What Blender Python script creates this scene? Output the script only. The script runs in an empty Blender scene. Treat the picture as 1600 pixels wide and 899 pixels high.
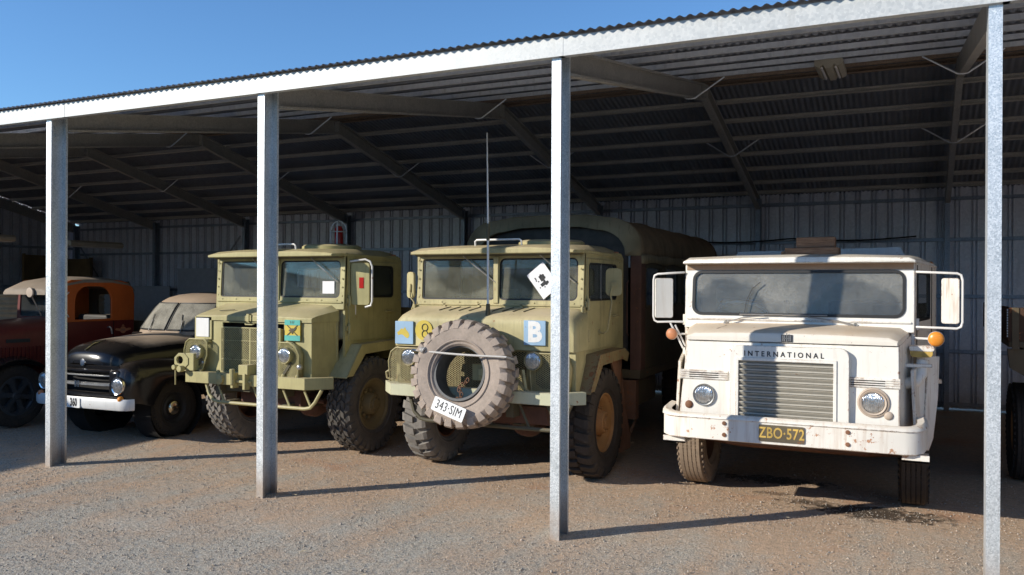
import bpy, bmesh, math, random
import numpy as np
from mathutils import Vector, Matrix, noise as mnoise
from mathutils.geometry import tessellate_polygon
random.seed(7)
PI = math.pi
SC = bpy.context.scene
COL = SC.collection
R = math.radians
ORIG = {}

# ------------------------------------------------------------------ helpers
def root_loc(o):
    while o.parent is not None:
        o = o.parent
    return ORIG.get(o.name, (0, 0, 0))

def thing(name, label, cat, loc=(0, 0, 0), group=None):
    o = bpy.data.objects.new(name, None)
    COL.objects.link(o)
    o.empty_display_size = .2
    o.location = loc
    o['label'] = label
    o['category'] = cat
    if group:
        o['group'] = group
    ORIG[o.name] = tuple(loc)
    return o

def tag(o, label=None, cat=None, group=None, kind=None):
    for k, v in (('label', label), ('category', cat), ('group', group), ('kind', kind)):
        if v:
            o[k] = v
    return o

class MB:
    def __init__(self):
        self.v = []
        self.f = []
    def add(self, vs, fs):
        n = len(self.v)
        self.v += [tuple(p) for p in vs]
        self.f += [tuple(i + n for i in f) for f in fs]
        return self
    def box(self, x0, x1, y0, y1, z0, z1, M=None):
        vs = [(x, y, z) for x in (x0, x1) for y in (y0, y1) for z in (z0, z1)]
        if M is not None:
            vs = [M @ Vector(p) for p in vs]
        return self.add(vs, [(0, 1, 3, 2), (4, 6, 7, 5), (0, 4, 5, 1), (2, 3, 7, 6), (0, 2, 6, 4), (1, 5, 7, 3)])
    def bar(self, a, b, w, h, up=(0, 0, 1)):
        """rectangular bar from a to b: w across, h along up"""
        a, b = Vector(a), Vector(b)
        d = (b - a).normalized()
        u = Vector(up)
        s = d.cross(u)
        if s.length < 1e-4:
            s = d.cross(Vector((1, 0, 0)))
        s.normalize()
        t = s.cross(d).normalized()
        vs = []
        for p in (a, b):
            for i, j in ((-1, -1), (1, -1), (1, 1), (-1, 1)):
                vs.append(p + s * (i * w / 2) + t * (j * h / 2))
        return self.add(vs, [(3, 2, 1, 0), (4, 5, 6, 7), (0, 1, 5, 4), (1, 2, 6, 5), (2, 3, 7, 6), (3, 0, 4, 7)])
    def prism(self, poly, fn0, fn1):
        n = len(poly)
        vs = [fn0(*p) for p in poly] + [fn1(*p) for p in poly]
        tri = tessellate_polygon([[Vector((p[0], p[1], 0)) for p in poly]])
        fs = [t for t in tri] + [tuple(i + n for i in reversed(t)) for t in tri]
        fs += [(i, (i + 1) % n, n + (i + 1) % n, n + i) for i in range(n)]
        return self.add(vs, fs)
    def xprism(self, poly, x0, x1):
        return self.prism(poly, lambda a, b: (x0, a, b), lambda a, b: (x1, a, b))
    def yprism(self, poly, y0, y1):
        return self.prism(poly, lambda a, b: (a, y0, b), lambda a, b: (a, y1, b))
    def zprism(self, poly, z0, z1):
        return self.prism(poly, lambda a, b: (a, b, z0), lambda a, b: (a, b, z1))
    def panel(self, outer, holes, fn, off):
        """flat or gently curved sheet with holes; fn maps 2d to 3d, off is the thickness vector"""
        loops = [outer] + list(holes)
        flat = [p for l in loops for p in l]
        tri = tessellate_polygon([[Vector((p[0], p[1], 0)) for p in l] for l in loops])
        n = len(flat)
        off = Vector(off)
        a = [Vector(fn(*p)) for p in flat]
        vs = a + [p + off for p in a]
        fs = [tuple(t) for t in tri] + [tuple(i + n for i in reversed(t)) for t in tri]
        k = 0
        for l in loops:
            m = len(l)
            for i in range(m):
                p, q = k + i, k + (i + 1) % m
                fs.append((p, q, q + n, p + n))
            k += m
        return self.add(vs, fs)
    def tube(self, path, r, n=8, closed=False, caps=True):
        P = [Vector(p) for p in path]
        m = len(P)
        rs = r if isinstance(r, (list, tuple)) else [r] * m
        vs = []
        prev = None
        for i in range(m):
            if closed:
                d = (P[(i + 1) % m] - P[i - 1]).normalized()
            else:
                d = (P[min(i + 1, m - 1)] - P[max(i - 1, 0)]).normalized()
            if prev is None:
                u = d.cross(Vector((0, 0, 1)))
                if u.length < 1e-3:
                    u = d.cross(Vector((1, 0, 0)))
            else:
                u = prev - d * prev.dot(d)
            u.normalize()
            prev = u
            w = d.cross(u)
            for k in range(n):
                a = 2 * PI * k / n
                vs.append(P[i] + (u * math.cos(a) + w * math.sin(a)) * rs[i])
        fs = []
        for i in range(m if closed else m - 1):
            j = (i + 1) % m
            for k in range(n):
                l = (k + 1) % n
                fs.append((i * n + k, i * n + l, j * n + l, j * n + k))
        if caps and not closed:
            fs.append(tuple(range(n - 1, -1, -1)))
            fs.append(tuple((m - 1) * n + k for k in range(n)))
        return self.add(vs, fs)
    def lathe(self, prof, M, n=32, a0=0, a1=2 * PI):
        """prof: (along axis x, radius) rows; M places it"""
        full = abs(a1 - a0 - 2 * PI) < 1e-6
        cols = n if full else n + 1
        vs = []
        for x, r in prof:
            for k in range(cols):
                a = a0 + (a1 - a0) * k / n
                vs.append(M @ Vector((x, r * math.cos(a), r * math.sin(a))))
        fs = []
        for i in range(len(prof) - 1):
            for k in range(n):
                l = (k + 1) % cols
                fs.append((i * cols + k, i * cols + l, (i + 1) * cols + l, (i + 1) * cols + k))
        return self.add(vs, fs)
    def loft(self, secs, closed=True, caps=True):
        n = len(secs[0])
        vs = [p for s in secs for p in s]
        fs = []
        for i in range(len(secs) - 1):
            for k in range(n if closed else n - 1):
                l = (k + 1) % n
                fs.append((i * n + k, i * n + l, (i + 1) * n + l, (i + 1) * n + k))
        if caps:
            fs.append(tuple(range(n - 1, -1, -1)))
            fs.append(tuple((len(secs) - 1) * n + k for k in range(n)))
        return self.add(vs, fs)
    def sweep(self, path, prof, closed_prof=True):
        """path: 2d plan points; prof: (outward, z); outward is to the right of travel"""
        P = [Vector((p[0], p[1])) for p in path]
        secs = []
        for i in range(len(P)):
            d0 = (P[i] - P[i - 1]).normalized() if i > 0 else None
            d1 = (P[i + 1] - P[i]).normalized() if i < len(P) - 1 else None
            d0 = d0 or d1
            d1 = d1 or d0
            t = (d0 + d1).normalized()
            nrm = Vector((t.y, -t.x))
            sc = 1 / max(.5, t.dot(d1))
            secs.append([(P[i].x + nrm.x * o * sc, P[i].y + nrm.y * o * sc, z) for o, z in prof])
        return self.loft(secs, closed_prof, closed_prof)
    def xf(self, M):
        self.v = [tuple(M @ Vector(p)) for p in self.v]
        return self
    def mesh(self, name, off=(0, 0, 0), sharp=35):
        me = bpy.data.meshes.new(name)
        ox, oy, oz = off
        me.from_pydata([(x - ox, y - oy, z - oz) for x, y, z in self.v], [], self.f)
        bm = bmesh.new()
        bm.from_mesh(me)
        bmesh.ops.remove_doubles(bm, verts=bm.verts, dist=2e-5)
        bmesh.ops.recalc_face_normals(bm, faces=bm.faces)
        bm.to_mesh(me)
        bm.free()
        me.polygons.foreach_set('use_smooth', [True] * len(me.polygons))
        me.set_sharp_from_angle(angle=R(sharp))
        me.update()
        return me
    def build(self, name, mat, parent=None, bevel=0, sharp=35, solid=0, label=None):
        off = root_loc(parent) if parent is not None else (0, 0, 0)
        me = self.mesh(name, off, sharp)
        me.materials.append(mat)
        o = bpy.data.objects.new(name, me)
        COL.objects.link(o)
        if parent is not None:
            o.parent = parent
        if solid:
            m = o.modifiers.new('solid', 'SOLIDIFY')
            m.thickness = solid
            m.offset = 0
        if bevel:
            m = o.modifiers.new('bevel', 'BEVEL')
            m.width = bevel
            m.segments = 2
            m.limit_method = 'ANGLE'
            m.angle_limit = R(40)
        if label:
            o['label'] = label
        return o

def rr(x0, x1, z0, z1, r, n=5):
    """rounded rectangle, counter-clockwise"""
    pts = []
    for cx, cz, a in ((x1 - r, z0 + r, -90), (x1 - r, z1 - r, 0), (x0 + r, z1 - r, 90), (x0 + r, z0 + r, 180)):
        for k in range(n + 1):
            t = R(a + 90 * k / n)
            pts.append((cx + r * math.cos(t), cz + r * math.sin(t)))
    return pts

def rect(x0, x1, z0, z1):
    return [(x0, z0), (x1, z0), (x1, z1), (x0, z1)]

def disc_pts(cx, cz, r, n=24):
    return [(cx + r * math.cos(2 * PI * k / n), cz + r * math.sin(2 * PI * k / n)) for k in range(n)]

def grow(poly, d):
    """offset a convex ccw loop outward by d"""
    out = []
    n = len(poly)
    for i in range(n):
        a, b, c = Vector(poly[i - 1]), Vector(poly[i]), Vector(poly[(i + 1) % n])
        e0, e1 = (b - a), (c - b)
        if e0.length < 1e-6: e0 = e1
        if e1.length < 1e-6: e1 = e0
        n0 = Vector((e0.y, -e0.x)).normalized()
        n1 = Vector((e1.y, -e1.x)).normalized()
        m = (n0 + n1).normalized()
        out.append(tuple(b + m * (d / max(.4, m.dot(n0)))))
    return out

def clip_line(poly, p, d):
    """parameter interval of the line p + t d inside the convex ccw polygon"""
    t0, t1 = -1e9, 1e9
    n = len(poly)
    for i in range(n):
        a, b = Vector(poly[i]), Vector(poly[(i + 1) % n])
        e = b - a
        nr = Vector((-e.y, e.x))
        den = nr.dot(d)
        num = nr.dot(a - p)
        if abs(den) < 1e-9:
            if num > 0:
                return None
            continue
        t = num / den
        if den > 0: t0 = max(t0, t)
        else: t1 = min(t1, t)
    return (t0, t1) if t1 > t0 else None

def lattice(mb, poly, fn, pitch=.034, w=.006, th=.004, slope=.55):
    """expanded metal mesh: diamond strips clipped to a convex outline"""
    xs = [p[0] for p in poly]
    zs = [p[1] for p in poly]
    x0, x1, z0, z1 = min(xs), max(xs), min(zs), max(zs)
    span = (z1 - z0) / slope
    for s in (1, -1):
        d = Vector((1, slope * s)).normalized()
        x = x0 - span
        while x < x1 + span:
            p = Vector((x, z0))
            c = clip_line(poly, p, d)
            if c and c[1] - c[0] > .004:
                a, b = p + d * c[0], p + d * c[1]
                A, B = Vector(fn(*a)), Vector(fn(*b))
                mb.bar(A, B, th, w, up=Vector((0, 0, 1)))
            x += pitch
    return mb

def text_mb(s, size, M, sx=1.0, space=1.0, extr=.001, bold=0.0, align='CENTER'):
    c = bpy.data.curves.new('t', 'FONT')
    c.body = s
    c.size = size
    c.extrude = extr
    c.offset = bold
    c.space_character = space
    c.align_x = align
    c.align_y = 'CENTER'
    c.resolution_u = 3
    o = bpy.data.objects.new('t', c)
    COL.objects.link(o)
    dg = bpy.context.evaluated_depsgraph_get()
    me = bpy.data.meshes.new_from_object(o.evaluated_get(dg))
    mb = MB()
    mb.add([M @ Vector((v.co.x * sx, v.co.y, v.co.z)) for v in me.vertices], [tuple(p.vertices) for p in me.polygons])
    bpy.data.objects.remove(o)
    bpy.data.curves.remove(c)
    bpy.data.meshes.remove(me)
    return mb

def front_M(x, y, z, tilt=0.0):
    """text/plate plane facing -Y, rotated by tilt (radians, ccw as seen from the front)"""
    return Matrix.Translation((x, y, z)) @ Matrix.Rotation(PI / 2, 4, 'X') @ Matrix.Rotation(tilt, 4, 'Z')

def axis_M(p, d):
    """maps local +X to direction d, origin to p"""
    d = Vector(d).normalized()
    return Matrix.Translation(p) @ d.to_track_quat('X', 'Z').to_matrix().to_4x4()

# ------------------------------------------------------------------ materials
class NT:
    def __init__(self, name):
        self.m = bpy.data.materials.new(name)
        self.m.use_nodes = True
        self.t = self.m.node_tree
        self.t.nodes.clear()
        self.out = self.t.nodes.new('ShaderNodeOutputMaterial')
        self.tc = self.t.nodes.new('ShaderNodeTexCoord').outputs['Object']
    def n(self, typ, ins=None, **kw):
        nd = self.t.nodes.new(typ)
        for k, v in kw.items():
            setattr(nd, k, v)
        for k, v in (ins or {}).items():
            s = nd.inputs[k]
            if isinstance(v, bpy.types.NodeSocket):
                self.t.links.new(v, s)
            else:
                s.default_value = v
        return nd
    def mapping(self, scale, vec=None):
        return self.n('ShaderNodeMapping', {'Vector': vec or self.tc, 'Scale': scale}).outputs[0]
    def noise(self, scale, detail=4, rough=.55, vec=None, dist=0):
        return self.n('ShaderNodeTexNoise', {'Vector': vec or self.tc, 'Scale': scale, 'Detail': detail, 'Roughness': rough, 'Distortion': dist}).outputs[0]
    def ramp(self, fac, stops):
        nd = self.n('ShaderNodeValToRGB', {'Fac': fac})
        e = nd.color_ramp.elements
        e[0].position, e[0].color = stops[0][0], c4(stops[0][1])
        e[1].position, e[1].color = stops[-1][0], c4(stops[-1][1])
        for p, c in stops[1:-1]:
            x = e.new(p)
            x.color = c4(c)
        return nd.outputs[0]
    def rng(self, val, a, b, c=0, d=1):
        return self.n('ShaderNodeMapRange', {'Value': val, 'From Min': a, 'From Max': b, 'To Min': c, 'To Max': d}).outputs[0]
    def math(self, op, a, b=0.0):
        return self.n('ShaderNodeMath', {0: a, 1: b}, operation=op).outputs[0]
    def mix(self, fac, a, b, blend='MIX'):
        nd = self.n('ShaderNodeMix', {0: fac}, data_type='RGBA', blend_type=blend)
        for i, v in ((6, a), (7, b)):
            if isinstance(v, bpy.types.NodeSocket):
                self.t.links.new(v, nd.inputs[i])
            else:
                nd.inputs[i].default_value = c4(v)
        return nd.outputs[2]
    def bump(self, h, strength=.3, dist=.01):
        return self.n('ShaderNodeBump', {'Height': h, 'Strength': strength, 'Distance': dist}).outputs[0]
    def bsdf(self, col, rough=.6, metal=0.0, nrm=None, spec=.5, **extra):
        ins = {'Base Color': col if isinstance(col, bpy.types.NodeSocket) else c4(col), 'Roughness': rough, 'Metallic': metal, 'Specular IOR Level': spec}
        if nrm is not None:
            ins['Normal'] = nrm
        ins.update(extra)
        return self.n('ShaderNodeBsdfPrincipled', ins).outputs[0]
    def end(self, sh):
        self.t.links.new(sh, self.out.inputs[0])
        return self.m

def c4(c):
    if isinstance(c, (int, float)):
        return (c, c, c, 1)
    return tuple(c) if len(c) == 4 else tuple(c) + (1,)

def paint(name, col, rough=.5, vary=.18, dust=.35, dustc=(.36, .27, .19), rust=.0, spec=.5, streak=.15, rustc=(.16, .06, .025), metal=0.0, low=.0, scale=1.0, streakc=None, edge=0.0, edgec=(.20, .09, .04)):
    """weathered vehicle paint: mottled, dust on upward faces, run-down streaks, rust patches"""
    t = NT(name)
    n1 = t.noise(3.2 * scale, 5)
    n2 = t.noise(22 * scale, 4, .65)
    st = t.noise(9, 4, .6, t.mapping((2.2, 2.2, .22)))
    v = t.rng(n1, .3, .7, 1 - vary, 1 + vary * .6)
    c = t.mix(1.0, col, t.n('ShaderNodeCombineColor', {0: v, 1: v, 2: v}).outputs[0], 'MULTIPLY')
    if streak:
        c = t.mix(t.rng(st, .52, .72, 0, streak), c, streakc or tuple(x * .35 for x in col[:3]))
        st2 = t.noise(16, 3, .6, t.mapping((2.6, 2.6, .12)))
        c = t.mix(t.math('MULTIPLY', t.rng(st2, .60, .72, 0, streak * 1.3), t.rng(n1, .45, .6, 0, 1)), c, streakc or tuple(x * .3 for x in col[:3]))
    geo = t.n('ShaderNodeNewGeometry')
    nz = t.n('ShaderNodeSeparateXYZ', {0: geo.outputs['Normal']}).outputs[2]
    if dust:
        up = t.rng(nz, .25, .95, .12, 1)
        d = t.math('MULTIPLY', up, t.rng(n1, .25, .7, dust * .5, min(1, dust * 1.4)))
        d = t.n('ShaderNodeClamp', {0: d}).outputs[0]
        c = t.mix(d, c, dustc)
    rg = rough
    if rust:
        mx = t.math('ADD', t.math('MULTIPLY', n2, .45), t.math('MULTIPLY', t.noise(5.5 * scale, 6, .7), .55))
        rm = t.rng(mx, .66 - rust * .25, .70 - rust * .25, 0, 1)
        rc = t.ramp(n2, [(.3, tuple(x * .5 for x in rustc)), (.7, tuple(min(1, x * 1.9) for x in rustc))])
        c = t.mix(t.math('MULTIPLY', rm, .85), c, rc)
        rg = t.rng(rm, 0, 1, rough, .9)
    if edge:
        bv = t.n('ShaderNodeBevel', {'Radius': .014}, samples=4).outputs[0]
        dt = t.n('ShaderNodeVectorMath', {0: bv, 1: geo.outputs['Normal']}, operation='DOT_PRODUCT').outputs[1]
        em = t.math('MULTIPLY', t.rng(dt, .995, .90, 0, 1), t.rng(t.math('ADD', t.math('MULTIPLY', n2, .5), t.math('MULTIPLY', n1, .6)), .50, .62, 0, edge))
        c = t.mix(em, c, edgec)
    if low:
        z = t.n('ShaderNodeSeparateXYZ', {0: geo.outputs['Position']}).outputs[2]
        lm = t.math('MULTIPLY', t.rng(z, .35, 1.1, low, 0), t.rng(n1, .35, .6, .35, 1))
        c = t.mix(lm, c, (.22, .12, .07))
    n0 = t.noise(1.7, 2, .4)
    b = t.bump(t.math('ADD', t.math('MULTIPLY', n2, .25), t.math('ADD', n1, t.math('MULTIPLY', n0, 3.0))), .22, .007)
    return t.end(t.bsdf(c, rg, metal, b, spec))

def plain(name, col, rough=.6, metal=0.0, vary=.2, bumpy=.15, scale=8, spec=.5):
    t = NT(name)
    n = t.noise(scale, 5, .6)
    v = t.rng(n, .3, .7, 1 - vary, 1 + vary)
    c = t.mix(1.0, col, t.n('ShaderNodeCombineColor', {0: v, 1: v, 2: v}).outputs[0], 'MULTIPLY')
    return t.end(t.bsdf(c, rough, metal, t.bump(t.noise(scale * 5, 4), bumpy, .004), spec))

def galv(name, a, b, rough=.42, metal=.55, scale=70, blue=0.0):
    """galvanised steel with spangle and soft staining"""
    t = NT(name)
    vo = t.n('ShaderNodeTexVoronoi', {'Vector': t.tc, 'Scale': scale}).outputs[1]
    g = t.n('ShaderNodeRGBToBW', {0: vo}).outputs[0]
    n = t.noise(4, 5, .6)
    f = t.math('ADD', t.math('MULTIPLY', g, .55), t.math('MULTIPLY', n, .6))
    c = t.ramp(f, [(.25, a), (.8, b)])
    st = t.noise(14, 4, .6, t.mapping((1, 1, .1)))
    c = t.mix(t.rng(st, .55, .75, 0, .3), c, (.30, .28, .25))
    pz = t.n('ShaderNodeSeparateXYZ', {0: t.n('ShaderNodeNewGeometry').outputs['Position']}).outputs[2]
    c = t.mix(t.math('MULTIPLY', t.rng(pz, .02, .34, .95, 0), t.rng(n, .35, .6, .4, 1)), c, (.42, .31, .22))
    return t.end(t.bsdf(c, t.rng(g, 0, 1, rough - .08, rough + .12), metal, t.bump(n, .05, .01)))

def glass(name, dust=.2, tint=(.75, .82, .82), dcol=(.42, .43, .42), arcs=()):
    t = NT(name)
    tr = t.n('ShaderNodeBsdfTransparent', {'Color': c4(tint)}).outputs[0]
    gl = t.n('ShaderNodeBsdfGlossy', {'Color': (1, 1, 1, 1), 'Roughness': .03}).outputs[0]
    fr = t.n('ShaderNodeFresnel', {'IOR': 1.42}).outputs[0]
    g = t.n('ShaderNodeMixShader', {0: fr, 1: tr, 2: gl}).outputs[0]
    n = t.noise(5, 5, .6)
    sp = t.noise(160, 2, .5)
    f = t.math('MULTIPLY', t.rng(n, .3, .7, dust * .6, dust * 1.35), t.rng(sp, .35, .7, .75, 1.5))
    if arcs:
        xyz = t.n('ShaderNodeSeparateXYZ', {0: t.tc})
        for ax, az, ar in arcs:
            dx = t.math('SUBTRACT', xyz.outputs[0], ax)
            dz = t.math('SUBTRACT', xyz.outputs[2], az)
            dd = t.math('SQRT', t.math('ADD', t.math('MULTIPLY', dx, dx), t.math('MULTIPLY', dz, dz)))
            dd = t.math('ADD', dd, t.rng(n, .3, .7, -.02, .02))
            f = t.math('MULTIPLY', f, t.rng(dd, ar - .02, ar + .02, .55, 1))
    df = t.n('ShaderNodeBsdfDiffuse', {'Color': c4(dcol)}).outputs[0]
    return t.end(t.n('ShaderNodeMixShader', {0: f, 1: g, 2: df}).outputs[0])

def tyre_mat(name, col, dust, dustc=(.30, .22, .16)):
    t = NT(name)
    n = t.noise(7, 5, .65)
    n2 = t.noise(45, 4, .6)
    f = t.n('ShaderNodeClamp', {0: t.rng(t.math('ADD', t.math('MULTIPLY', n, .7), t.math('MULTIPLY', n2, .4)), .35, .75, dust * .5, dust * 1.3)}).outputs[0]
    c = t.mix(f, col, dustc)
    return t.end(t.bsdf(c, .85, 0, t.bump(n2, .3, .006), .25))

M = {}
def mats():
    M['white'] = paint('white_paint', (.88, .85, .775), .42, .05, .42, (.55, .43, .30), .10, streak=.20, rustc=(.22, .09, .035), low=.25, streakc=(.50, .36, .22), edge=.75)
    M['white_side'] = paint('white_paint_rusty', (.85, .80, .71), .5, .08, .35, (.5, .39, .28), .26, streak=.5, rustc=(.22, .09, .035), low=.5, streakc=(.42, .26, .14), edge=1.0)
    M['white_top'] = paint('dust_caked_white_paint', (.84, .79, .69), .6, .08, 1.0, (.56, .43, .30), .05, streak=.1, edge=.5)
    M['headboard'] = paint('pale_grey_scratched_paint', (.62, .64, .66), .6, .15, .1, rust=.22)
    M['bumper_white'] = paint('chipped_white_paint', (.86, .82, .74), .45, .07, .45, (.55, .42, .29), .21, streak=.35, rustc=(.24, .095, .03), streakc=(.45, .28, .15), edge=1.0)
    M['header_brown'] = paint('brown_header_coat', (.40, .27, .18), .8, .12, .2, (.4, .28, .18), .05)
    M['beige'] = paint('dusty_beige_paint', (.52, .42, .33), .6, .1, .3, (.5, .38, .27), .1)
    M['slat'] = paint('grille_slat_paint', (.46, .43, .36), .5, .1, .35, (.45, .37, .28), .1)
    M['olive'] = paint('olive_drab_paint', (.435, .39, .17), .55, .24, .5, (.56, .46, .29), .04, streak=.3, low=.2, edge=.5, edgec=(.16, .12, .07))
    M['olive2'] = paint('faded_khaki_paint', (.475, .415, .20), .58, .28, .6, (.60, .48, .32), .12, streak=.4, low=.3, edge=.7, edgec=(.20, .12, .06))
    M['olive_dark'] = paint('dark_olive_underbody', (.09, .08, .045), .7, .2, .3, (.25, .19, .13), .1)
    M['olive_light'] = paint('pale_green_bumper_paint', (.54, .54, .37), .5, .12, .4, (.58, .5, .35), .06, edge=.8)
    M['rust'] = paint('rusted_steel', (.21, .10, .055), .85, .4, .3, (.32, .2, .12), .4, streak=.3)
    M['rust_red'] = paint('red_oxide_steel', (.12, .055, .038), .8, .35, .35, (.24, .15, .10), .12, streak=.5)
    M['rim_orange'] = paint('ochre_rim_paint', (.36, .18, .06), .7, .3, .25, (.36, .22, .12), .2)
    M['rim_olive'] = paint('khaki_rim_paint', (.20, .16, .075), .65, .2, .3, (.34, .24, .14), .08)
    M['fender_rust'] = paint('rusting_khaki_fender', (.24, .18, .08), .65, .25, .5, (.34, .24, .14), .45, streak=.4, low=.6)
    M['black_paint'] = paint('glossy_black_paint', (.006, .006, .007), .2, .1, .10, (.30, .22, .15), 0, streak=0, spec=.6)
    M['black_dusty'] = paint('dust_caked_black_paint', (.30, .225, .16), .75, .2, .8, (.42, .31, .215), 0, streak=.1)
    M['red_paint'] = paint('maroon_paint', (.15, .012, .010), .4, .2, .4, (.2, .12, .08), .03)
    M['orange_paint'] = paint('orange_paint', (.55, .11, .014), .5, .15, .15, (.35, .18, .1), .0)
    M['cream'] = paint('cream_canvas_paint', (.27, .22, .17), .7, .2, .3)
    M['canvas'] = paint('weathered_canvas', (.24, .18, .115), .95, .3, .5, (.36, .23, .14), .0, streak=.5, spec=.1)
    M['canvas_edge'] = paint('grey_green_canvas', (.27, .225, .14), .95, .3, .4, (.36, .27, .18), .0, streak=.5, spec=.1)
    M['body_dark'] = paint('dark_brown_body_paint', (.10, .075, .04), .7, .3, .3, (.2, .14, .09), .2)
    M['black'] = plain('black_steel', (.02, .02, .02), .6)
    M['rubber'] = plain('black_rubber_seal', (.018, .018, .018), .55)
    M['dark'] = plain('dark_cavity', (.012, .011, .010), .9)
    M['cream_interior'] = plain('cream_cab_interior', (.55, .52, .45), .7)
    M['interior'] = plain('cab_interior', (.20, .19, .165), .8)
    M['seat'] = plain('vinyl_seat', (.05, .045, .04), .6)
    M['grey_metal'] = plain('dull_grey_metal', (.32, .32, .31), .45, .6)
    M['chrome'] = plain('chrome', (.75, .75, .74), .15, 1.0, .1, .03)
    M['tarnish'] = plain('tarnished_silver', (.55, .54, .52), .3, .8, .15, .05)
    M['white_metal'] = paint('white_tube_paint', (.78, .76, .72), .4, .05, .2, rust=.12)
    M['card'] = plain('white_card', (.82, .80, .80), .6, 0, .03, .02)
    M['ink'] = plain('black_ink', (.02, .02, .022), .6)
    M['plate_white'] = plain('white_number_plate', (.78, .78, .76), .45, 0, .05, .05)
    M['plate_black'] = paint('faded_black_number_plate', (.13, .105, .065), .6, .35, .3, (.3, .2, .1), .2)
    M['plate_yellow'] = plain('yellow_plate_lettering', (.56, .37, .09), .5, 0, .35)
    M['sign_blue'] = paint('pale_blue_sign_paint', (.30, .46, .62), .5, .12, .1, rust=.04)
    M['sign_yellow'] = paint('yellow_sign_paint', (.62, .47, .06), .5, .15, .1, rust=.02)
    M['sign_teal'] = paint('teal_sign_paint', (.08, .42, .36), .5, .1, .05)
    M['sign_white'] = paint('white_sign_paint', (.78, .77, .74), .5, .05, .1, rust=.05)
    M['amber'] = plain('amber_lens', (.75, .27, .03), .3, 0, .1)
    M['amber_faded'] = plain('faded_orange_lens', (.55, .22, .10), .5, 0, .2)
    M['red_lens'] = plain('red_lens', (.45, .02, .015), .25, 0, .15)
    M['glass'] = glass('dusty_windscreen_glass', .27, (.93, .95, .91), (.56, .54, .48), [(-.60, 1.655, .40), (.52, 1.655, .40)])
    M['glass_army'] = glass('dusty_army_windscreen_glass', .23, (.93, .95, .88), (.52, .50, .38), [(-.36, 2.31, .42), (.54, 2.31, .42)])
    M['glass_rear'] = glass('dusty_rear_glass', .75, (.8, .85, .85), (.85, .85, .82))
    M['glass_side'] = glass('side_window_glass', .07, (.6, .68, .62))
    M['glass_caked'] = glass('dust_caked_glass', .62, (.4, .42, .4), (.40, .36, .31))
    M['tyre_black'] = tyre_mat('black_tyre_rubber', (.018, .018, .018), .15)
    M['tyre_grey'] = tyre_mat('grey_weathered_rubber', (.10, .096, .09), .42, (.42, .38, .33))
    M['tyre_mid'] = tyre_mat('dusty_dark_rubber', (.03, .029, .028), .22, (.38, .34, .29))
    M['tyre_spare'] = tyre_mat('pinkish_grey_aged_rubber', (.17, .145, .125), .7, (.50, .405, .33))
    M['tyre_brown'] = tyre_mat('dusty_brown_rubber', (.10, .08, .065), .6, (.40, .30, .21))
    M['galv_post'] = galv('galvanised_post', (.50, .545, .56), (.86, .89, .90), .42, .5, 120)
    M['galv_bright'] = galv('bright_galvanised_fascia', (.46, .47, .46), (.62, .62, .60), .5, .12, 50)
    M['galv_dull'] = galv('dull_galvanised_steel', (.36, .35, .33), (.54, .52, .48), .45, .35)
    M['purlin_rusty'] = galv('rusty_ridge_purlin', (.22, .155, .115), (.36, .27, .20), .6, .1)
    M['purlin_dusty'] = galv('dusty_purlin', (.48, .45, .40), (.64, .60, .53), .5, .2)
    M['galv_purlin'] = galv('galvanised_purlin', (.66, .70, .76), (.80, .83, .88), .36, .4, 25)
    M['roof'] = galv('zinc_roof_sheet', (.20, .215, .26), (.32, .34, .39), .36, .5, 20)
    M['cladding'] = galv('zinc_wall_cladding', (.60, .61, .67), (.74, .75, .81), .40, .2, 30)
    M['girt'] = galv('galvanised_girt', (.22, .25, .30), (.38, .42, .48), .4, .6)
    # headlamp: silvered, fluted
    t = NT('headlamp_lens')
    w = t.n('ShaderNodeTexWave', {'Vector': t.tc, 'Scale': 22.0, 'Distortion': 1.5, 'Detail': 1.0}, wave_type='BANDS', bands_direction='X').outputs[1]
    n = t.noise(30, 3)
    c = t.ramp(n, [(.3, (.42, .44, .46)), (.7, (.85, .87, .88))])
    M['lamp'] = t.end(t.bsdf(c, .16, .85, t.bump(t.math('ADD', w, t.math('MULTIPLY', n, 1.2)), .55, .01)))
    # mirror glass
    t = NT('mirror_glass')
    M['mirror'] = t.end(t.bsdf((.8, .82, .82), .05, 1.0))
    # rope
    t = NT('steel_tie_rope')
    w = t.n('ShaderNodeTexWave', {'Vector': t.tc, 'Scale': 40.0}, bands_direction='DIAGONAL').outputs[1]
    M['rope'] = t.end(t.bsdf((.55, .53, .50), .6, .3, t.bump(w, .5, .004)))
    # timber
    t = NT('weathered_timber')
    g = t.noise(6, 6, .7, t.mapping((1, 6, 9)))
    M['timber'] = t.end(t.bsdf(t.ramp(g, [(.3, (.16, .085, .05)), (.6, (.40, .23, .14)), (.8, (.60, .44, .30))]), .9, 0, t.bump(g, .6, .01)))
    # board
    M['board'] = plain('faded_wall_board', (.42, .43, .45), .7, 0, .1)
    M['ply'] = plain('dark_plywood', (.16, .10, .04), .8, 0, .3, .1, 3)
    M['tank'] = plain('pale_corrugated_iron', (.42, .38, .27), .6, .2, .15)
mats()

# ------------------------------------------------------------------ setting
B = 2.9913
CAMP = (8.575, -6.108, 1.98)
SUN_AZ = R(44.4)      # light travels towards this heading (from +X to +Y)
SUN_EL = R(23)

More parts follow.
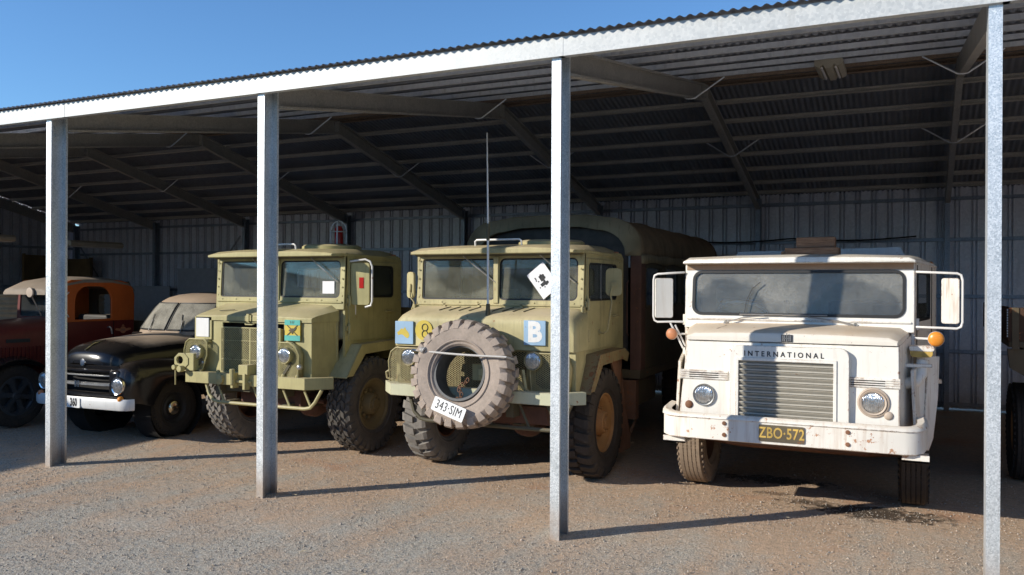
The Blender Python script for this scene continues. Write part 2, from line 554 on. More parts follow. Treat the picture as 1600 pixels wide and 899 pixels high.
def ground_mat():
    t = NT('gravel_and_dirt')
    n1 = t.noise(.45, 6, .6)
    n2 = t.noise(2.2, 6, .65)
    n3 = t.noise(18, 5, .7)
    n4 = t.noise(75, 3, .7)
    xyz = t.n('ShaderNodeSeparateXYZ', {0: t.tc})
    y = xyz.outputs[1]
    gravel = t.ramp(n4, [(.32, (.225, .205, .17)), (.5, (.50, .455, .37)), (.68, (.82, .755, .64))])
    dirt = t.ramp(t.math('ADD', t.math('MULTIPLY', n3, .6), t.math('MULTIPLY', n4, .4)), [(.3, (.38, .255, .165)), (.52, (.60, .42, .28)), (.75, (.80, .62, .46))])
    f = t.math('ADD', t.math('MULTIPLY', n1, .5), t.math('MULTIPLY', n2, .5))
    f = t.math('ADD', f, t.rng(y, -2.2, 2.6, -.14, .24))
    trk = t.noise(1.0, 3, .5, t.mapping((2.4, .22, 1)))
    f = t.math('ADD', f, t.rng(trk, .35, .65, -.11, .11))
    f = t.rng(f, .40, .64, .12, .97)
    f = t.math('ADD', f, t.rng(n3, .4, .65, -.15, .15))
    f = t.n('ShaderNodeClamp', {0: f}).outputs[0]
    c = t.mix(f, gravel, dirt)
    red = t.math('MULTIPLY', t.rng(t.noise(.8, 4, .6, t.mapping((1, 1.3, 1))), .56, .7, 0, .55), t.rng(y, .2, 1.4, 0, 1))
    c = t.mix(red, c, (.55, .27, .15))
    # oil drips soaked into the ground under and ahead of the white truck
    for x0, y0, rx, ry, k in ((8.25, 2.02, .62, .24, .85), (7.7, 2.15, .25, .13, .6), (7.25, 2.95, .55, .2, .7), (7.3, 2.35, .2, .08, .5)):
        dx = t.math('DIVIDE', t.math('SUBTRACT', xyz.outputs[0], x0), rx)
        dy = t.math('DIVIDE', t.math('SUBTRACT', y, y0), ry)
        d = t.math('SQRT', t.math('ADD', t.math('MULTIPLY', dx, dx), t.math('MULTIPLY', dy, dy)))
        d = t.math('ADD', d, t.rng(t.noise(9, 5, .7), .3, .7, -.6, .6))
        c = t.mix(t.rng(d, .6, 1.15, k, 0), c, (.028, .020, .015))
    h = t.math('ADD', t.math('MULTIPLY', n4, .6), n3)
    return t.end(t.bsdf(c, .95, 0, t.bump(h, .9, .02), .2))

def make_ground():
    xs = [-600, -200, -80, -40, -25] + list(np.arange(-16, 18.01, .12)) + [25, 40, 80, 200, 600]
    ys = [-600, -200, -80, -40, -20] + list(np.arange(-10, 10.01, .12)) + [15, 30, 80, 200, 600]
    mb = MB()
    vs = []
    for y in ys:
        for x in xs:
            z = 0
            if -16 < x < 18 and -10 < y < 10:
                z = -.012 + .012 * mnoise.noise((x * .9, y * .9, 0)) + .006 * mnoise.noise((x * 3.1, y * 3.1, 3))
            vs.append((x, y, z))
    n = len(xs)
    fs = [(j * n + i, j * n + i + 1, (j + 1) * n + i + 1, (j + 1) * n + i) for j in range(len(ys) - 1) for i in range(n - 1)]
    mb.add(vs, fs)
    o = mb.build('ground', ground_mat())
    tag(o, kind='structure')

def make_gravel():
    rng = np.random.default_rng(3)
    N = 130000
    # more stones towards the open yard, fewer on the dirt under the roof
    x = rng.uniform(-3.5, 13, N * 2)
    y = rng.uniform(-4.5, 4.2, N * 2)
    keep = rng.uniform(0, 1, N * 2) < np.clip(.95 - .22 * (y + .3), .12, 1)
    x, y = x[keep][:N], y[keep][:N]
    n = len(x)
    s = rng.gamma(2.6, .0011, n) + .002
    s = np.minimum(s, .016)
    base = np.array([(1, 0, 0), (-1, 0, 0), (0, 1, 0), (0, -1, 0), (0, 0, 1), (0, 0, -1)], float)
    fc = np.array([(0, 2, 4), (2, 1, 4), (1, 3, 4), (3, 0, 4), (2, 0, 5), (1, 2, 5), (3, 1, 5), (0, 3, 5)])
    v = base[None] * s[:, None, None] * rng.uniform(.6, 1.25, (n, 6, 1)) * np.array([1, 1, .75])
    a = rng.uniform(0, 6.283, n)
    ca, sa = np.cos(a)[:, None], np.sin(a)[:, None]
    vx = v[:, :, 0] * ca - v[:, :, 1] * sa + x[:, None]
    vy = v[:, :, 0] * sa + v[:, :, 1] * ca + y[:, None]
    tilt = rng.uniform(-.4, .4, n)[:, None]
    vz = v[:, :, 2] + tilt * v[:, :, 0] + s[:, None] * .25 - .008
    V = np.stack([vx, vy, vz], -1).reshape(-1, 3)
    F = (fc[None] + (np.arange(n) * 6)[:, None, None]).reshape(-1, 3)
    me = bpy.data.meshes.new('gravel')
    me.vertices.add(len(V))
    me.vertices.foreach_set('co', V.ravel())
    me.loops.add(F.size)
    me.loops.foreach_set('vertex_index', F.ravel())
    me.polygons.add(len(F))
    me.polygons.foreach_set('loop_start', np.arange(0, F.size, 3))
    me.polygons.foreach_set('loop_total', np.full(len(F), 3))
    me.update(calc_edges=True)
    t = NT('crushed_stone')
    w = t.noise(55, 2, .5)
    c = t.ramp(w, [(.28, (.16, .155, .15)), (.45, (.40, .37, .32)), (.6, (.54, .43, .33)), (.78, (.76, .71, .64))])
    me.materials.append(t.end(t.bsdf(c, .9, 0, None, .25)))
    o = bpy.data.objects.new('gravel', me)
    COL.objects.link(o)
    tag(o, kind='stuff')

def make_litter():
    rnd = random.Random(11)
    mb = MB()
    for k in range(170):
        x, y = rnd.uniform(-1, 12), rnd.uniform(-2.5, 4)
        a, l, w_ = rnd.uniform(0, PI), rnd.uniform(.012, .04), rnd.uniform(.003, .012)
        z = rnd.uniform(.003, .009)
        d = Vector((math.cos(a), math.sin(a), rnd.uniform(-.1, .1)))
        s = Vector((-d.y, d.x, 0))
        p = Vector((x, y, z))
        mb.add([p - d * l, p + s * w_ + Vector((0, 0, .003)), p + d * l, p - s * w_], [(0, 1, 2, 3)])
    t = NT('dry_leaf')
    o = mb.build('leaf_litter', t.end(t.bsdf(t.ramp(t.noise(40, 2), [(.35, (.45, .33, .18)), (.65, (.75, .66, .48))]), .9, 0, None, .2)))
    tag(o, kind='stuff')

# ------------------------------------------------------------------ the open shed
X0, X1 = -11.96, 14.96
YR, YB = 5.06, 9.3           # ridge line, back wall
ZF, ZR, ZB = 3.67, 4.45, 3.36  # rafter underside: front, ridge, back
def under(y):
    """rafter underside height at depth y"""
    return ZF + (ZR - ZF) * (y - .2) / (YR - .2) if y < YR else ZR + (ZB - ZR) * (y - YR) / (YB - YR)
RD, PD = .21, .065
def sheet_z(y):
    return under(y) + RD + PD + .02

def cee(mb, a, b, web, fl, lip, th, open_dir, depth_dir):
    """cold-formed C section from a to b: web depth along depth_dir, flanges towards open_dir"""
    a, b = Vector(a), Vector(b)
    o, d = Vector(open_dir).normalized(), Vector(depth_dir).normalized()
    prof = [(0, 0), (fl, 0), (fl, lip), (fl - th, lip), (fl - th, th), (th, th), (th, web - th), (fl - th, web - th), (fl - th, web - lip), (fl, web - lip), (fl, web), (0, web)]
    mb.prism(prof, lambda p, q: a + o * p + d * q, lambda p, q: b + o * p + d * q)

def make_shed():
    T = thing('machinery_shed', 'long open fronted galvanised steel shed sheltering the old vehicles', 'shed', (0, 0, 0))
    ed = (0, 1, 0)
    for i in range(-4, 6):
        x = B * i
        mb = MB()
        cee(mb, (x, 0, -.05), (x, 0, ZF + .17), .2, .078, .024, .006, (1, 0, 0), (0, 1, 0))
        mb.box(x + .006, x + .012, .03, .17, ZF - .1, ZF + .1)
        for zz in (ZF - .06, ZF + .02):
            mb.lathe([(0, .0), (0, .014), (.014, .014), (.014, 0)], axis_M((x + .012, .1, zz), (1, 0, 0)), 8)
        mb.build('post', M['galv_post'], T)
        # rafters: front rise and back fall, bolted at the ridge
        for a, b in ((.21, YR), (YR, YB - .02)):
            dy, dz = b - a, under(b) - under(a)
            nrm = Vector((0, -dz, dy)).normalized()
            rb = MB()
            cee(rb, (x + .005, a, under(a)), (x + .005, b, under(b)), RD, .075, .022, .006, (1, 0, 0), nrm)
            if a < 1:
                rb.box(x + .01, x + .09, YR - .012, YR + .012, ZR + .005, ZR + RD - .005)
            ra = rb.build('rafter', M['galv_dull'], T)
            br = MB()
            y = 4.35 if a < 1 else 6.9
            for s in (-1, 1):
                br.tube([(x + .04, y, under(y) - .006), (x + .04 + .05 * s, y, under(y)), (x + .04 + .40 * s, y + .05, under(y) + RD + .03)], .011, 6)
            br.build('fly_brace', M['galv_purlin'], ra)
        mb = MB()
        cee(mb, (x, YB + .0, -.05), (x, YB + .0, ZB + .2), .16, .075, .02, .006, (1, 0, 0), (0, 1, 0))
        mb.build('back_post', M['girt'], T)
    # purlins
    ys = [.30, 1.12, 1.94, 2.76, 3.58, 4.40, YR - .10, YR + .14, 5.72, 6.32, 6.92, 7.52, 8.12, 8.72, 9.2]
    for y in ys:
        mb = MB()
        z = under(y) + RD
        s = 1 if y < YR else -1
        w = .05 if s > 0 else .06
        z = sheet_z(y) - w - .004
        # top-hat section: web faces and a bottom flange
        fl = .055 if s > 0 else .042
        prof = [(0, 0), (fl, 0), (fl, .006), (.006, .006), (.006, w - .006), (fl - .005, w - .006), (fl - .005, w), (0, w)]
        sl = .162 if s > 0 else -.255
        mb.xprism([(y + p * s - q * sl, z + q + p * s * sl) for p, q in prof], X0, X1)
        mb.build('purlin', M['purlin_rusty'] if abs(y - YR) < .2 else (M['galv_purlin'] if y < YR else M['purlin_dusty']), T)
    # corrugated roof: wave across x, straight along the slope
    px, k = .0762, 6
    nx = int((X1 + .3 - X0) / px * k)
    mb = MB()
    yy = [-.085, YR, YB + .25]
    vs = []
    zc = [sheet_z(0) + (sheet_z(0) - sheet_z(1)) * .085, sheet_z(YR), sheet_z(YB) - .06]
    for r_ in range(3):
        for i in range(nx + 1):
            x = X0 - .15 + i * px / k
            vs.append((x, yy[r_], zc[r_] + .017 + .0095 * math.cos(2 * PI * i / k)))
    n = nx + 1
    mb.add(vs, [(r_ * n + i, r_ * n + i + 1, (r_ + 1) * n + i + 1, (r_ + 1) * n + i) for r_ in range(2) for i in range(nx)])
    mb.build('roof', M['roof'], T, sharp=80)
    mb = MB()
    mb.xprism([(YR - .2, sheet_z(YR) + .0), (YR, sheet_z(YR) + .06), (YR + .2, sheet_z(YR) - .015), (YR, sheet_z(YR) + .055)], X0, X1)
    mb.build('ridge_cap', M['roof'], T)
    # front fascia in lengths with a lap joint at the posts
    zt, zb = sheet_z(0) - .012, ZF + .10
    cuts = [X0 - .1, -5.8, .3, 3.0, 6.05, 9.05, X1 + .1]
    for a, b in zip(cuts[:-1], cuts[1:]):
        mb = MB()
        o = .002 * (cuts.index(a) % 2)
        mb.xprism([(-.034 - o, zb), (-.034 - o, zt), (-.028 - o, zt), (-.028 - o, zb + .006), (.03, zb + .006), (.03, zb)], a, b + .04)
        mb.build('fascia', M['galv_bright'], T)
    # back wall: trimdek style ribs as seen from inside
    mb = MB()
    pts = []
    x = X0
    pw = [(.0, 0), (.07, 0), (.074, .045), (.098, .045), (.102, 0), (.130, 0), (.132, .045), (.156, .045), (.160, 0), (.35, 0)]
    while x < X1:
        pts += [(x + p, YB + .172 + q) for p, q in pw[:-1]]
        x += .25
    ztop = ZB + RD + .1
    vs = [(a, b, 0.02) for a, b in pts] + [(a, b, ztop) for a, b in pts]
    n = len(pts)
    mb.add(vs, [(i, i + 1, n + i + 1, n + i) for i in range(n - 1)])
    mb.build('back_wall', M['cladding'], T, sharp=20)
    for z in (.06, .92, 1.82, 2.75, 3.42):
        mb = MB()
        mb.xprism([(YB + .105, z), (YB + .165, z), (YB + .165, z + .06), (YB + .16, z + .06), (YB + .16, z + .006), (YB + .105, z + .006)], X0, X1)
        mb.build('girt', M['girt'], T)
    # left end wall: frame of posts and girts with sheets behind
    mb = MB()
    pts = []
    y = -0.0
    while y < YB + .15:
        pts += [(X0 - .06 - q, y + p) for p, q in pw[:-1]]
        y += .25
    n = len(pts)
    def top(yv):
        return sheet_z(min(max(yv, 0), YB))
    vs = [(a, b, .02) for a, b in pts] + [(a, b, top(b)) for a, b in pts]
    mb.add(vs, [(i, i + 1, n + i + 1, n + i) for i in range(n - 1)])
    mb.build('end_wall', M['cladding'], T, sharp=20)
    for yv in (2.4, 4.7, 7.0):
        mb = MB()
        cee(mb, (X0 - .03, yv, 0), (X0 - .03, yv, under(yv)), .15, .07, .02, .006, (0, 1, 0), (1, 0, 0))
        mb.build('end_post', M['girt'], T)
    for z in (.9, 1.9, 2.9):
        mb = MB()
        mb.box(X0 - .028, X0 + .02, .25, YB, z, z + .06)
        mb.build('end_girt', M['girt'], T)
    # wind bracing on the back wall, left bays
    for xa, s in ((-11.9, 1), (-6.1, -1)):
        mb = MB()
        mb.tube([(xa, YB + .06, ZB - .2), (xa + s * 2.6, YB + .06, .2)], .02, 6)
        mb.build('wind_brace', M['girt'], T)
    # right end wall
    mb = MB()
    mb.add([(X1 + .1, .0, 0), (X1 + .1, YB + .2, 0), (X1 + .1, YB + .2, top(YB)), (X1 + .1, YR, top(YR)), (X1 + .1, 0, top(0))], [(0, 1, 2, 3, 4)])
    mb.build('end_wall', M['cladding'], T)
    return T

def fluorescent(name, label, p, length, axis, group):
    T = thing(name, label, 'light fitting', p, group)
    x, y, z = p
    Mx = Matrix.Translation(p) @ (Matrix.Rotation(PI / 2, 4, 'Z') if axis == 'x' else Matrix())
    prof = [(-.15, 0), (-.15, .055), (-.09, .10), (.09, .10), (.15, .055), (.15, 0), (.105, -.03), (.06, .0), (.03, -.045), (-.03, -.045), (-.06, 0), (-.105, -.03)]
    mb = MB()
    mb.prism(prof, lambda a, b: Mx @ Vector((a, -length / 2, b)), lambda a, b: Mx @ Vector((a, length / 2, b)))
    mb.build('reflector', M['cream_metal'], T)
    for s in (-1, 1):
        mb = MB()
        mb.tube([Mx @ Vector((s * .075, -length / 2 + .04, -.028)), Mx @ Vector((s * .075, length / 2 - .04, -.028))], .014, 8)
        mb.build('tube', M['card'], T)
    return T

def make_interior_things():
    M['cream_metal'] = paint('dusty_cream_enamel', (.55, .50, .40), .5, .1, .2)
    fluorescent('fluorescent_light', 'cream twin tube light batten fixed under the roof above the white truck', (7.66, 4.32, 4.50), .62, 'y', 'light fittings under the shed roof')
    fluorescent('fluorescent_light', 'dim light batten hanging above the red truck behind the leftmost post', (-8.2, 7.0, 2.85), 1.35, 'y', 'light fittings under the shed roof')
    fluorescent('fluorescent_light', 'dim light batten cut by the left edge of the photo', (-8.2, 4.4, 2.88), 1.35, 'y', 'light fittings under the shed roof')
    # pale boards leaning on the back wall
    for nm, lab, x0, x1, h, y in (('wall_board', 'pale grey board on the back wall beside the black pickup roof', -8.05, -6.15, 2.36, 9.28), ('wall_board', 'lower pale board on the back wall behind the orange cab', -11.2, -8.3, 1.92, 9.26)):
        mb = MB()
        mb.box(x0, x1, y - .02, y, .05, h)
        mb.box(x0 - .01, x1 + .01, y - .03, y + .004, h, h + .025)
        mb.box((x0 + x1) / 2 + .3, (x0 + x1) / 2 + .315, y - .026, y - .004, .06, h - .01)
        o = mb.build(nm, M['board'])
        tag(o, lab, 'board', 'boards along the back wall')
    mb = MB()
    mb.box(-11.85, -10.9, 9.0, 9.03, 0, 2.65)
    mb.box(-11.88, -11.84, 8.98, 9.06, 0, 2.68)
    mb.box(-10.91, -10.87, 8.98, 9.06, 0, 2.68)
    tag(mb.build('plywood_sheet', M['ply']), 'brown plywood sheet in the far left corner seen right of the leftmost post', 'plywood', 'plywood in the far left corner')
    mb = MB()
    mb.box(-11.7, -11.67, 7.75, 8.6, 0, 2.72)
    mb.box(-11.72, -11.65, 7.7, 7.75, 0, 2.75)
    mb.box(-11.72, -11.65, 8.6, 8.65, 0, 2.75)
    tag(mb.build('plywood_sheet', M['ply']), 'brown plywood sheet in the far left corner seen left of the leftmost post', 'plywood', 'plywood in the far left corner')
    mb = MB()
    pts = [(4.6 + .12 * k, 9.27, 2.835 - .05 * abs(math.sin(k * .19))) for k in range(34)]
    mb.tube(pts, .014, 6)
    tag(mb.build('power_cable', M['rubber']), 'black cable sagging along the back wall girt above the white truck', 'cable')
    # corrugated water tank behind the red truck
    T = thing('water_tank', 'pale corrugated iron water tank behind the red truck', 'water tank', (-8.6, 6.0, 0))
    prof = []
    for i in range(73):
        z = i * 1.75 / 72
        prof.append((z, 1.25 + .014 * math.cos(i * PI / 2)))
    mb = MB()
    mb.lathe(prof, Matrix.Translation((-8.6, 6.0, .0)) @ Matrix.Rotation(-PI / 2, 4, 'Y'), 48)
    mb.build('tank_wall', M['tank'], T, sharp=80)
    mb = MB()
    mb.lathe([(1.75, 1.27), (1.77, 1.27), (1.9, .05), (1.9, 0)], Matrix.Translation((-8.6, 6.0, 0)) @ Matrix.Rotation(-PI / 2, 4, 'Y'), 48)
    mb.build('lid', M['tank'], T)
    mb = MB()
    mb.tube([(-7.45, 5.55, 1.45), (-7.25, 5.45, 1.45), (-7.2, 5.43, 1.3)], .02, 8)
    mb.build('tap', M['grey_metal'], T)

def make_sky_blocker():  # unseen workshop shape, added to hold back sky light from the shed
    T = thing('sky_blocker', 'long dark unseen block added behind the camera to cut sky light', 'building', (6, -15, 0))
    x0, x1, y1, h = -9, 45, -17, 4.2
    mb = MB()
    pts = []
    x = x0
    while x < x1:
        pts += [(x + p, y1 + q) for p, q in ((0, 0), (.25, 0), (.27, .035), (.33, .035), (.35, 0))]
        x += .4
    n = len(pts)
    mb.add([(a, b, 0) for a, b in pts] + [(a, b, h) for a, b in pts], [(i, i + 1, n + i + 1, n + i) for i in range(n - 1)])
    mb.box(x0, x0 + .05, y1 - 9, y1 - .01, 0, h)
    mb.box(x1 - .05, x1, y1 - 9, y1 - .01, 0, h)
    mb.box(x0, x1, y1 - 9.05, y1 - 9, 0, h)
    mb.build('wall', M['olive_dark'], T)
    mb = MB()
    mb.xprism([(y1 + .3, h), (y1 - 4.5, h + .8), (y1 - 9.3, h), (y1 - 9.3, h + .06), (y1 - 4.5, h + .87), (y1 + .3, h + .06)], x0 - .2, x1 + .2)
    mb.build('roof', M['roof'], T)
    for a in (0, 9, 18):
        mb = MB()
        mb.box(a, a + 3.4, y1 + .04, y1 + .09, 0, 3.6)
        mb.build('door', M['girt'], T)

def make_neighbour():
    T = thing('neighbouring_shed', 'tall iron clad shed across the yard left of the open shed', 'shed', (-8.5, -8, 0))
    xr, h = -5.6, 4.15 * .0 + 3.1
    y0, y1 = -16, -.5
    mb = MB()
    pts = []
    y = y0
    while y < y1:
        pts += [(xr + q, y + p) for p, q in ((0, 0), (.15, 0), (.16, .03), (.2, .03), (.21, 0))]
        y += .25
    pts.append((xr, y1))
    n = len(pts)
    mb.add([(a, b, 0) for a, b in pts] + [(a, b, h) for a, b in pts], [(i, i + 1, n + i + 1, n + i) for i in range(n - 1)])
    mb.box(xr - 5, xr - .01, y1 - .05, y1, 0, h)
    mb.box(xr - 5, xr - .01, y0, y0 + .05, 0, h)
    mb.box(xr - 5.05, xr - 5, y0, y1, 0, h)
    mb.build('wall', M['cladding'], T)
    mb = MB()
    mb.xprism([(y0 - .1, h), (y1 + .1, h), (y1 + .1, h + .05), (y0 - .1, h + .05)], xr - 5.2, xr + .1)
    mb.build('roof', M['roof'], T)
    mb = MB()
    mb.box(xr + .031, xr + .07, -9, -6, 0, 2.7)
    mb.build('door', M['girt'], T)

# ------------------------------------------------------------------ wheels
WC = {}
def tyre_meshes(key, Rr, W, rim, style):
    """tyre around the X axis, outer face towards +X"""
    if key in WC:
        return WC[key]
    mb = MB()
    I = Matrix()
    h = W / 2
    sw = (Rr + rim) / 2
    base = Rr - (.034 if style == 'bar' else .024 if style == 'block' else .008)
    prof = [(-h * .72, rim - .005), (-h * .86, rim + .015), (-h * .99, sw - .02), (-h * 1.0, sw + .04), (-h * .93, base - .035), (-h * .80, base - .008)]
    if style == 'road':
        half = prof[:]
        tread = []
        for k in range(5):
            c = -.64 * h + k * .32 * h
            tread += [(c - .13 * h, Rr - .002), (c + .11 * h, Rr - .002), (c + .125 * h, Rr - .014), (c + .175 * h, Rr - .014)]
        tread = tread[:-2]
        prof = half + tread + [(-x, r) for x, r in reversed(half)]
    else:
        prof = prof + [(-h * .4, base), (h * .4, base)] + [(-x, r) for x, r in reversed(prof)]
    # inside of the carcass
    prof = prof + [(h * .6, rim + .01), (h * .8, sw), (h * .7, base - .05), (-h * .7, base - .05), (-h * .8, sw), (-h * .6, rim + .01), prof[0]]
    mb.lathe(prof, I, 56)
    # bead and sidewall rings
    for s in (-1, 1):
        mb.lathe([(s * h * .90, rim + .035), (s * (h * .92 + .006), rim + .040), (s * (h * .96 + .006), rim + .05), (s * h * .97, rim + .058)], I, 56)
    def P(x, r, a):
        return (x, r * math.cos(a), r * math.sin(a))
    if style == 'bar':
        N = 26
        for s in (-1, 1):
            for k in range(N):
                a = 2 * PI * (k + (.5 if s > 0 else 0)) / N
                jit = random.uniform(-.01, .01)
                da = .086 + jit * .6
                sk = .045
                def seg(xa, xb, ra0, ra1, rb0, rb1, aa, ab, wa, wb):
                    vs = []
                    for x, r0, r1, ang, w in ((xa, ra0, ra1, aa, wa), (xb, rb0, rb1, ab, wb)):
                        vs += [P(s * x, r0, ang - w), P(s * x, r1, ang - w * .86), P(s * x, r1, ang + w * .86), P(s * x, r0, ang + w)]
                    mb.add(vs, [(0, 1, 2, 3), (7, 6, 5, 4), (0, 4, 5, 1), (1, 5, 6, 2), (2, 6, 7, 3), (3, 7, 4, 0)])
                seg(h * .04, h * .70, base - .02, Rr + .002, base - .02, Rr - .001, a - sk, a, da * .8, da)
                seg(h * .70, h * .93, base - .03, Rr - .001, base - .06, Rr - .018, a, a + .012, da, da * 1.05)
                seg(h * .93, h * 1.03, base - .06, Rr - .018, sw + .035, Rr - .085, a + .012, a + .02, da * 1.05, da * .75)
    elif style == 'block':
        N = 30
        for k in range(N):
            for j, (xa, xb) in enumerate(((-.97, -.70), (-.64, -.36), (-.30, -.02), (.04, .32), (.38, .66), (.72, .97))):
                a = 2 * PI * (k + .45 * (j % 2)) / N + (abs(xa + xb) * .02)
                w = .072
                rr_ = Rr - (.014 if j in (0, 5) else 0)
                vs = []
                for x in (xa * h, xb * h):
                    rx = rr_ - (.016 if abs(x) > .9 * h else 0)
                    tw = .03 * (1 if j % 2 else -1) * (1 if x == xa * h else -1)
                    vs += [P(x, base - .03, a - w + tw), P(x, rx, a - w * .85 + tw), P(x, rx, a + w * .85 + tw), P(x, base - .03, a + w + tw)]
                mb.add(vs, [(0, 1, 2, 3), (7, 6, 5, 4), (0, 4, 5, 1), (1, 5, 6, 2), (2, 6, 7, 3), (3, 7, 4, 0)])
        for s in (-1, 1):
            for k in range(N):
                a = 2 * PI * k / N
                mb.box(-.012, .012, -.03, .03, -.045, .045, Matrix.Rotation(a, 4, 'X') @ Matrix.Translation((s * h * .97, 0, Rr - .075)))
    elif style == 'road':
        N = 48
        for s in (-1, 1):
            for k in range(N):
                a = 2 * PI * k / N
                mb.box(-.006, .006, -.012, .012, -.03, .03, Matrix.Rotation(a, 4, 'X') @ Matrix.Translation((s * h * .965, 0, Rr - .045)))
        for k in range(90):           # zigzag cuts between the ribs
            a = 2 * PI * k / 90
            for j in range(4):
                c = -.49 * h + j * .32 * h
                mb.box(-.006, .010, -.008, .008, -.008, .004, Matrix.Rotation(a, 4, 'X') @ Matrix.Translation((c + (.03 * h if k % 2 else -.03 * h), 0, Rr - .010)) @ Matrix.Rotation(.6 if k % 2 else -.6, 4, 'X'))
    WC[key] = mb.mesh('tyre', sharp=30)
    return WC[key]

def rim_mesh(key, rim, W, kind):
    k2 = ('rim', key, kind)
    if k2 in WC:
        return WC[k2]
    I = Matrix()
    h = W / 2
    mb = MB()
    if kind == 'army':
        mb.lathe([(-h * .72, rim + .004), (-h * .7, rim - .02), (h * .60, rim - .03), (h * .62, rim - .005), (h * .80, rim + .008), (h * .82, rim - .008), (h * .66, rim - .022), (h * .62, rim - .05), (h * .50, rim - .075), (h * .22, rim * .62), (h * .22, rim * .46), (h * .55, rim * .42), (h * .86, rim * .36), (h * .90, rim * .33), (h * .90, rim * .22), (h * 1.02, rim * .20), (h * 1.02, 0)], I, 40)
        for n, r, x, sz in ((10, rim * .54, h * .23, .022), (8, rim * .28, h * .90, .011)):
            for i in range(n):
                a = 2 * PI * i / n
                mb.lathe([(0, 0), (0, sz), (sz * 1.2, sz), (sz * 1.2, 0)], Matrix.Rotation(a, 4, 'X') @ Matrix.Translation((x, 0, r)), 6)
        for i in range(5):            # hand holes
            a = 2 * PI * (i + .5) / 5
    elif kind == 'truck':
        mb.lathe([(-h * .72, rim), (h * .6, rim - .03), (h * .72, rim + .004), (h * .74, rim - .015), (h * .5, rim - .05), (h * .1, rim * .6), (h * .1, rim * .4), (h * .5, rim * .36), (h * .5, 0)], I, 36)
        for i in range(8):
            a = 2 * PI * i / 8
            mb.lathe([(0, 0), (0, .018), (.03, .018), (.03, 0)], Matrix.Rotation(a, 4, 'X') @ Matrix.Translation((h * .1, 0, rim * .5)), 6)
    elif kind == 'car':
        mb.lathe([(-h * .72, rim), (h * .55, rim - .02), (h * .74, rim + .006), (h * .76, rim - .008), (h * .55, rim - .03), (h * .30, rim - .045), (h * .30, rim * .66), (h * .45, rim * .55), (h * .42, rim * .30), (h * .42, 0)], I, 36)
    elif kind == 'spoke':
        mb.lathe([(-h * .75, rim), (h * .55, rim - .02), (h * .74, rim + .004), (h * .76, rim - .03), (h * .5, rim - .045), (-h * .5, rim - .045)], I, 36)
        mb.lathe([(-h * .6, 0), (-h * .6, rim * .2), (h * .7, rim * .22), (h * .8, rim * .15), (h * .95, rim * .14), (h * .95, 0)], I, 24)
        mb.lathe([(-h * .55, rim * .95), (-h * .5, 0)], I, 24)
        for i in range(6):
            a = 2 * PI * (i + .25) / 6
            mb.box(-.02, .03, -.032, .032, rim * .15, rim * .97, Matrix.Rotation(a, 4, 'X') @ Matrix.Translation((h * .35, 0, 0)))
        for i in range(6):
            a = 2 * PI * (i + .25) / 6
            for s in (-1, 1):
                mb.box(-.02, .028, -.02, .02, -.045, .045, Matrix.Rotation(a, 4, 'X') @ Matrix.Translation((h * .35, s * .045, rim * .86)) @ Matrix.Rotation(-s * .6, 4, 'X'))
    WC[k2] = mb.mesh('rim', sharp=30)
    return WC[k2]

def wheel(T, c, Rr, W, rim, style, kind, tmat, rmat, side=1, spin=0.0, steer=0.0):
    w = bpy.data.objects.new('wheel', None)
    COL.objects.link(w)
    o = root_loc(T)
    w.parent = T
    w.location = (c[0] - o[0], c[1] - o[1], c[2] - o[2])
    w.rotation_euler = (0, 0, (0 if side > 0 else PI) + steer)
    w.empty_display_size = .1
    key = (Rr, W, rim, style)
    for nm, me, m in (('tyre', tyre_meshes(key, Rr, W, rim, style), tmat), ('rim', rim_mesh(key, rim, W, kind), rmat)):
        ob = bpy.data.objects.new(nm, me)
        COL.objects.link(ob)
        ob.parent = w
        ob.rotation_euler = (spin, 0, 0)
        if not me.materials:
            me.materials.append(m)
        ob.material_slots[0].link = 'OBJECT'
        ob.material_slots[0].material = m
    return w

def lamp(T, c, r, depth=.05, ring=None, ringm=None, d=(0, -1, 0), name='headlight'):
    """round lamp: rim and bowl, domed lens as a sub-part"""
    ring = ring or r * 1.12
    Mx = axis_M(c, d)
    mb = MB()
    mb.lathe([(-depth, 0), (-depth, ring * .8), (-depth * .3, ring), (.012, ring), (.018, ring * .97), (.012, r), (.0, r)], Mx, 28)
    o = mb.build(name, ringm or M['grey_metal'], T)
    mb = MB()
    n = 6
    mb.lathe([(.004 + .022 * math.cos(PI / 2 * k / n), r * math.sin(PI / 2 * k / n)) for k in range(n + 1)], Mx, 28)
    mb.build('lens', M['lamp'], o)
    return o

def blob(T, name, c, r, m, d=(0, -1, 0), h=None, label=None):
    h = h or r * .8
    mb = MB()
    n = 6
    mb.lathe([(-.02, 0), (-.02, r)] + [(h * math.sin(PI / 2 * k / n), r * math.cos(PI / 2 * k / n)) for k in range(n + 1)], axis_M(c, d), 20)
    return mb.build(name, m, T, label=label)

def plate(name, T, c, w, h, tilt, bg, fg, s, size, sx=.8, mats_loc=None, thing_label=None, space=1.05, bold=0.006):
    Mx = front_M(*c, tilt)
    mb = MB()
    p = rr(-w / 2, w / 2, -h / 2, h / 2, .012, 3)
    mb.prism(p, lambda a, b: Mx @ Vector((a, b, 0)), lambda a, b: Mx @ Vector((a, b, .004)))
    o = mb.build(name, bg, T)
    tm = text_mb(s, size, Mx @ Matrix.Translation((0, 0, .0052)), sx, space, .0008, bold)
    tm.build('lettering', fg, o)
    return o

def sign_plate(T, name, x0, x1, z0, z1, y, m, th=.02):
    mb = MB()
    mb.box(x0, x1, y, y + th, z0, z1)
    return mb.build(name, m, T, bevel=.003)

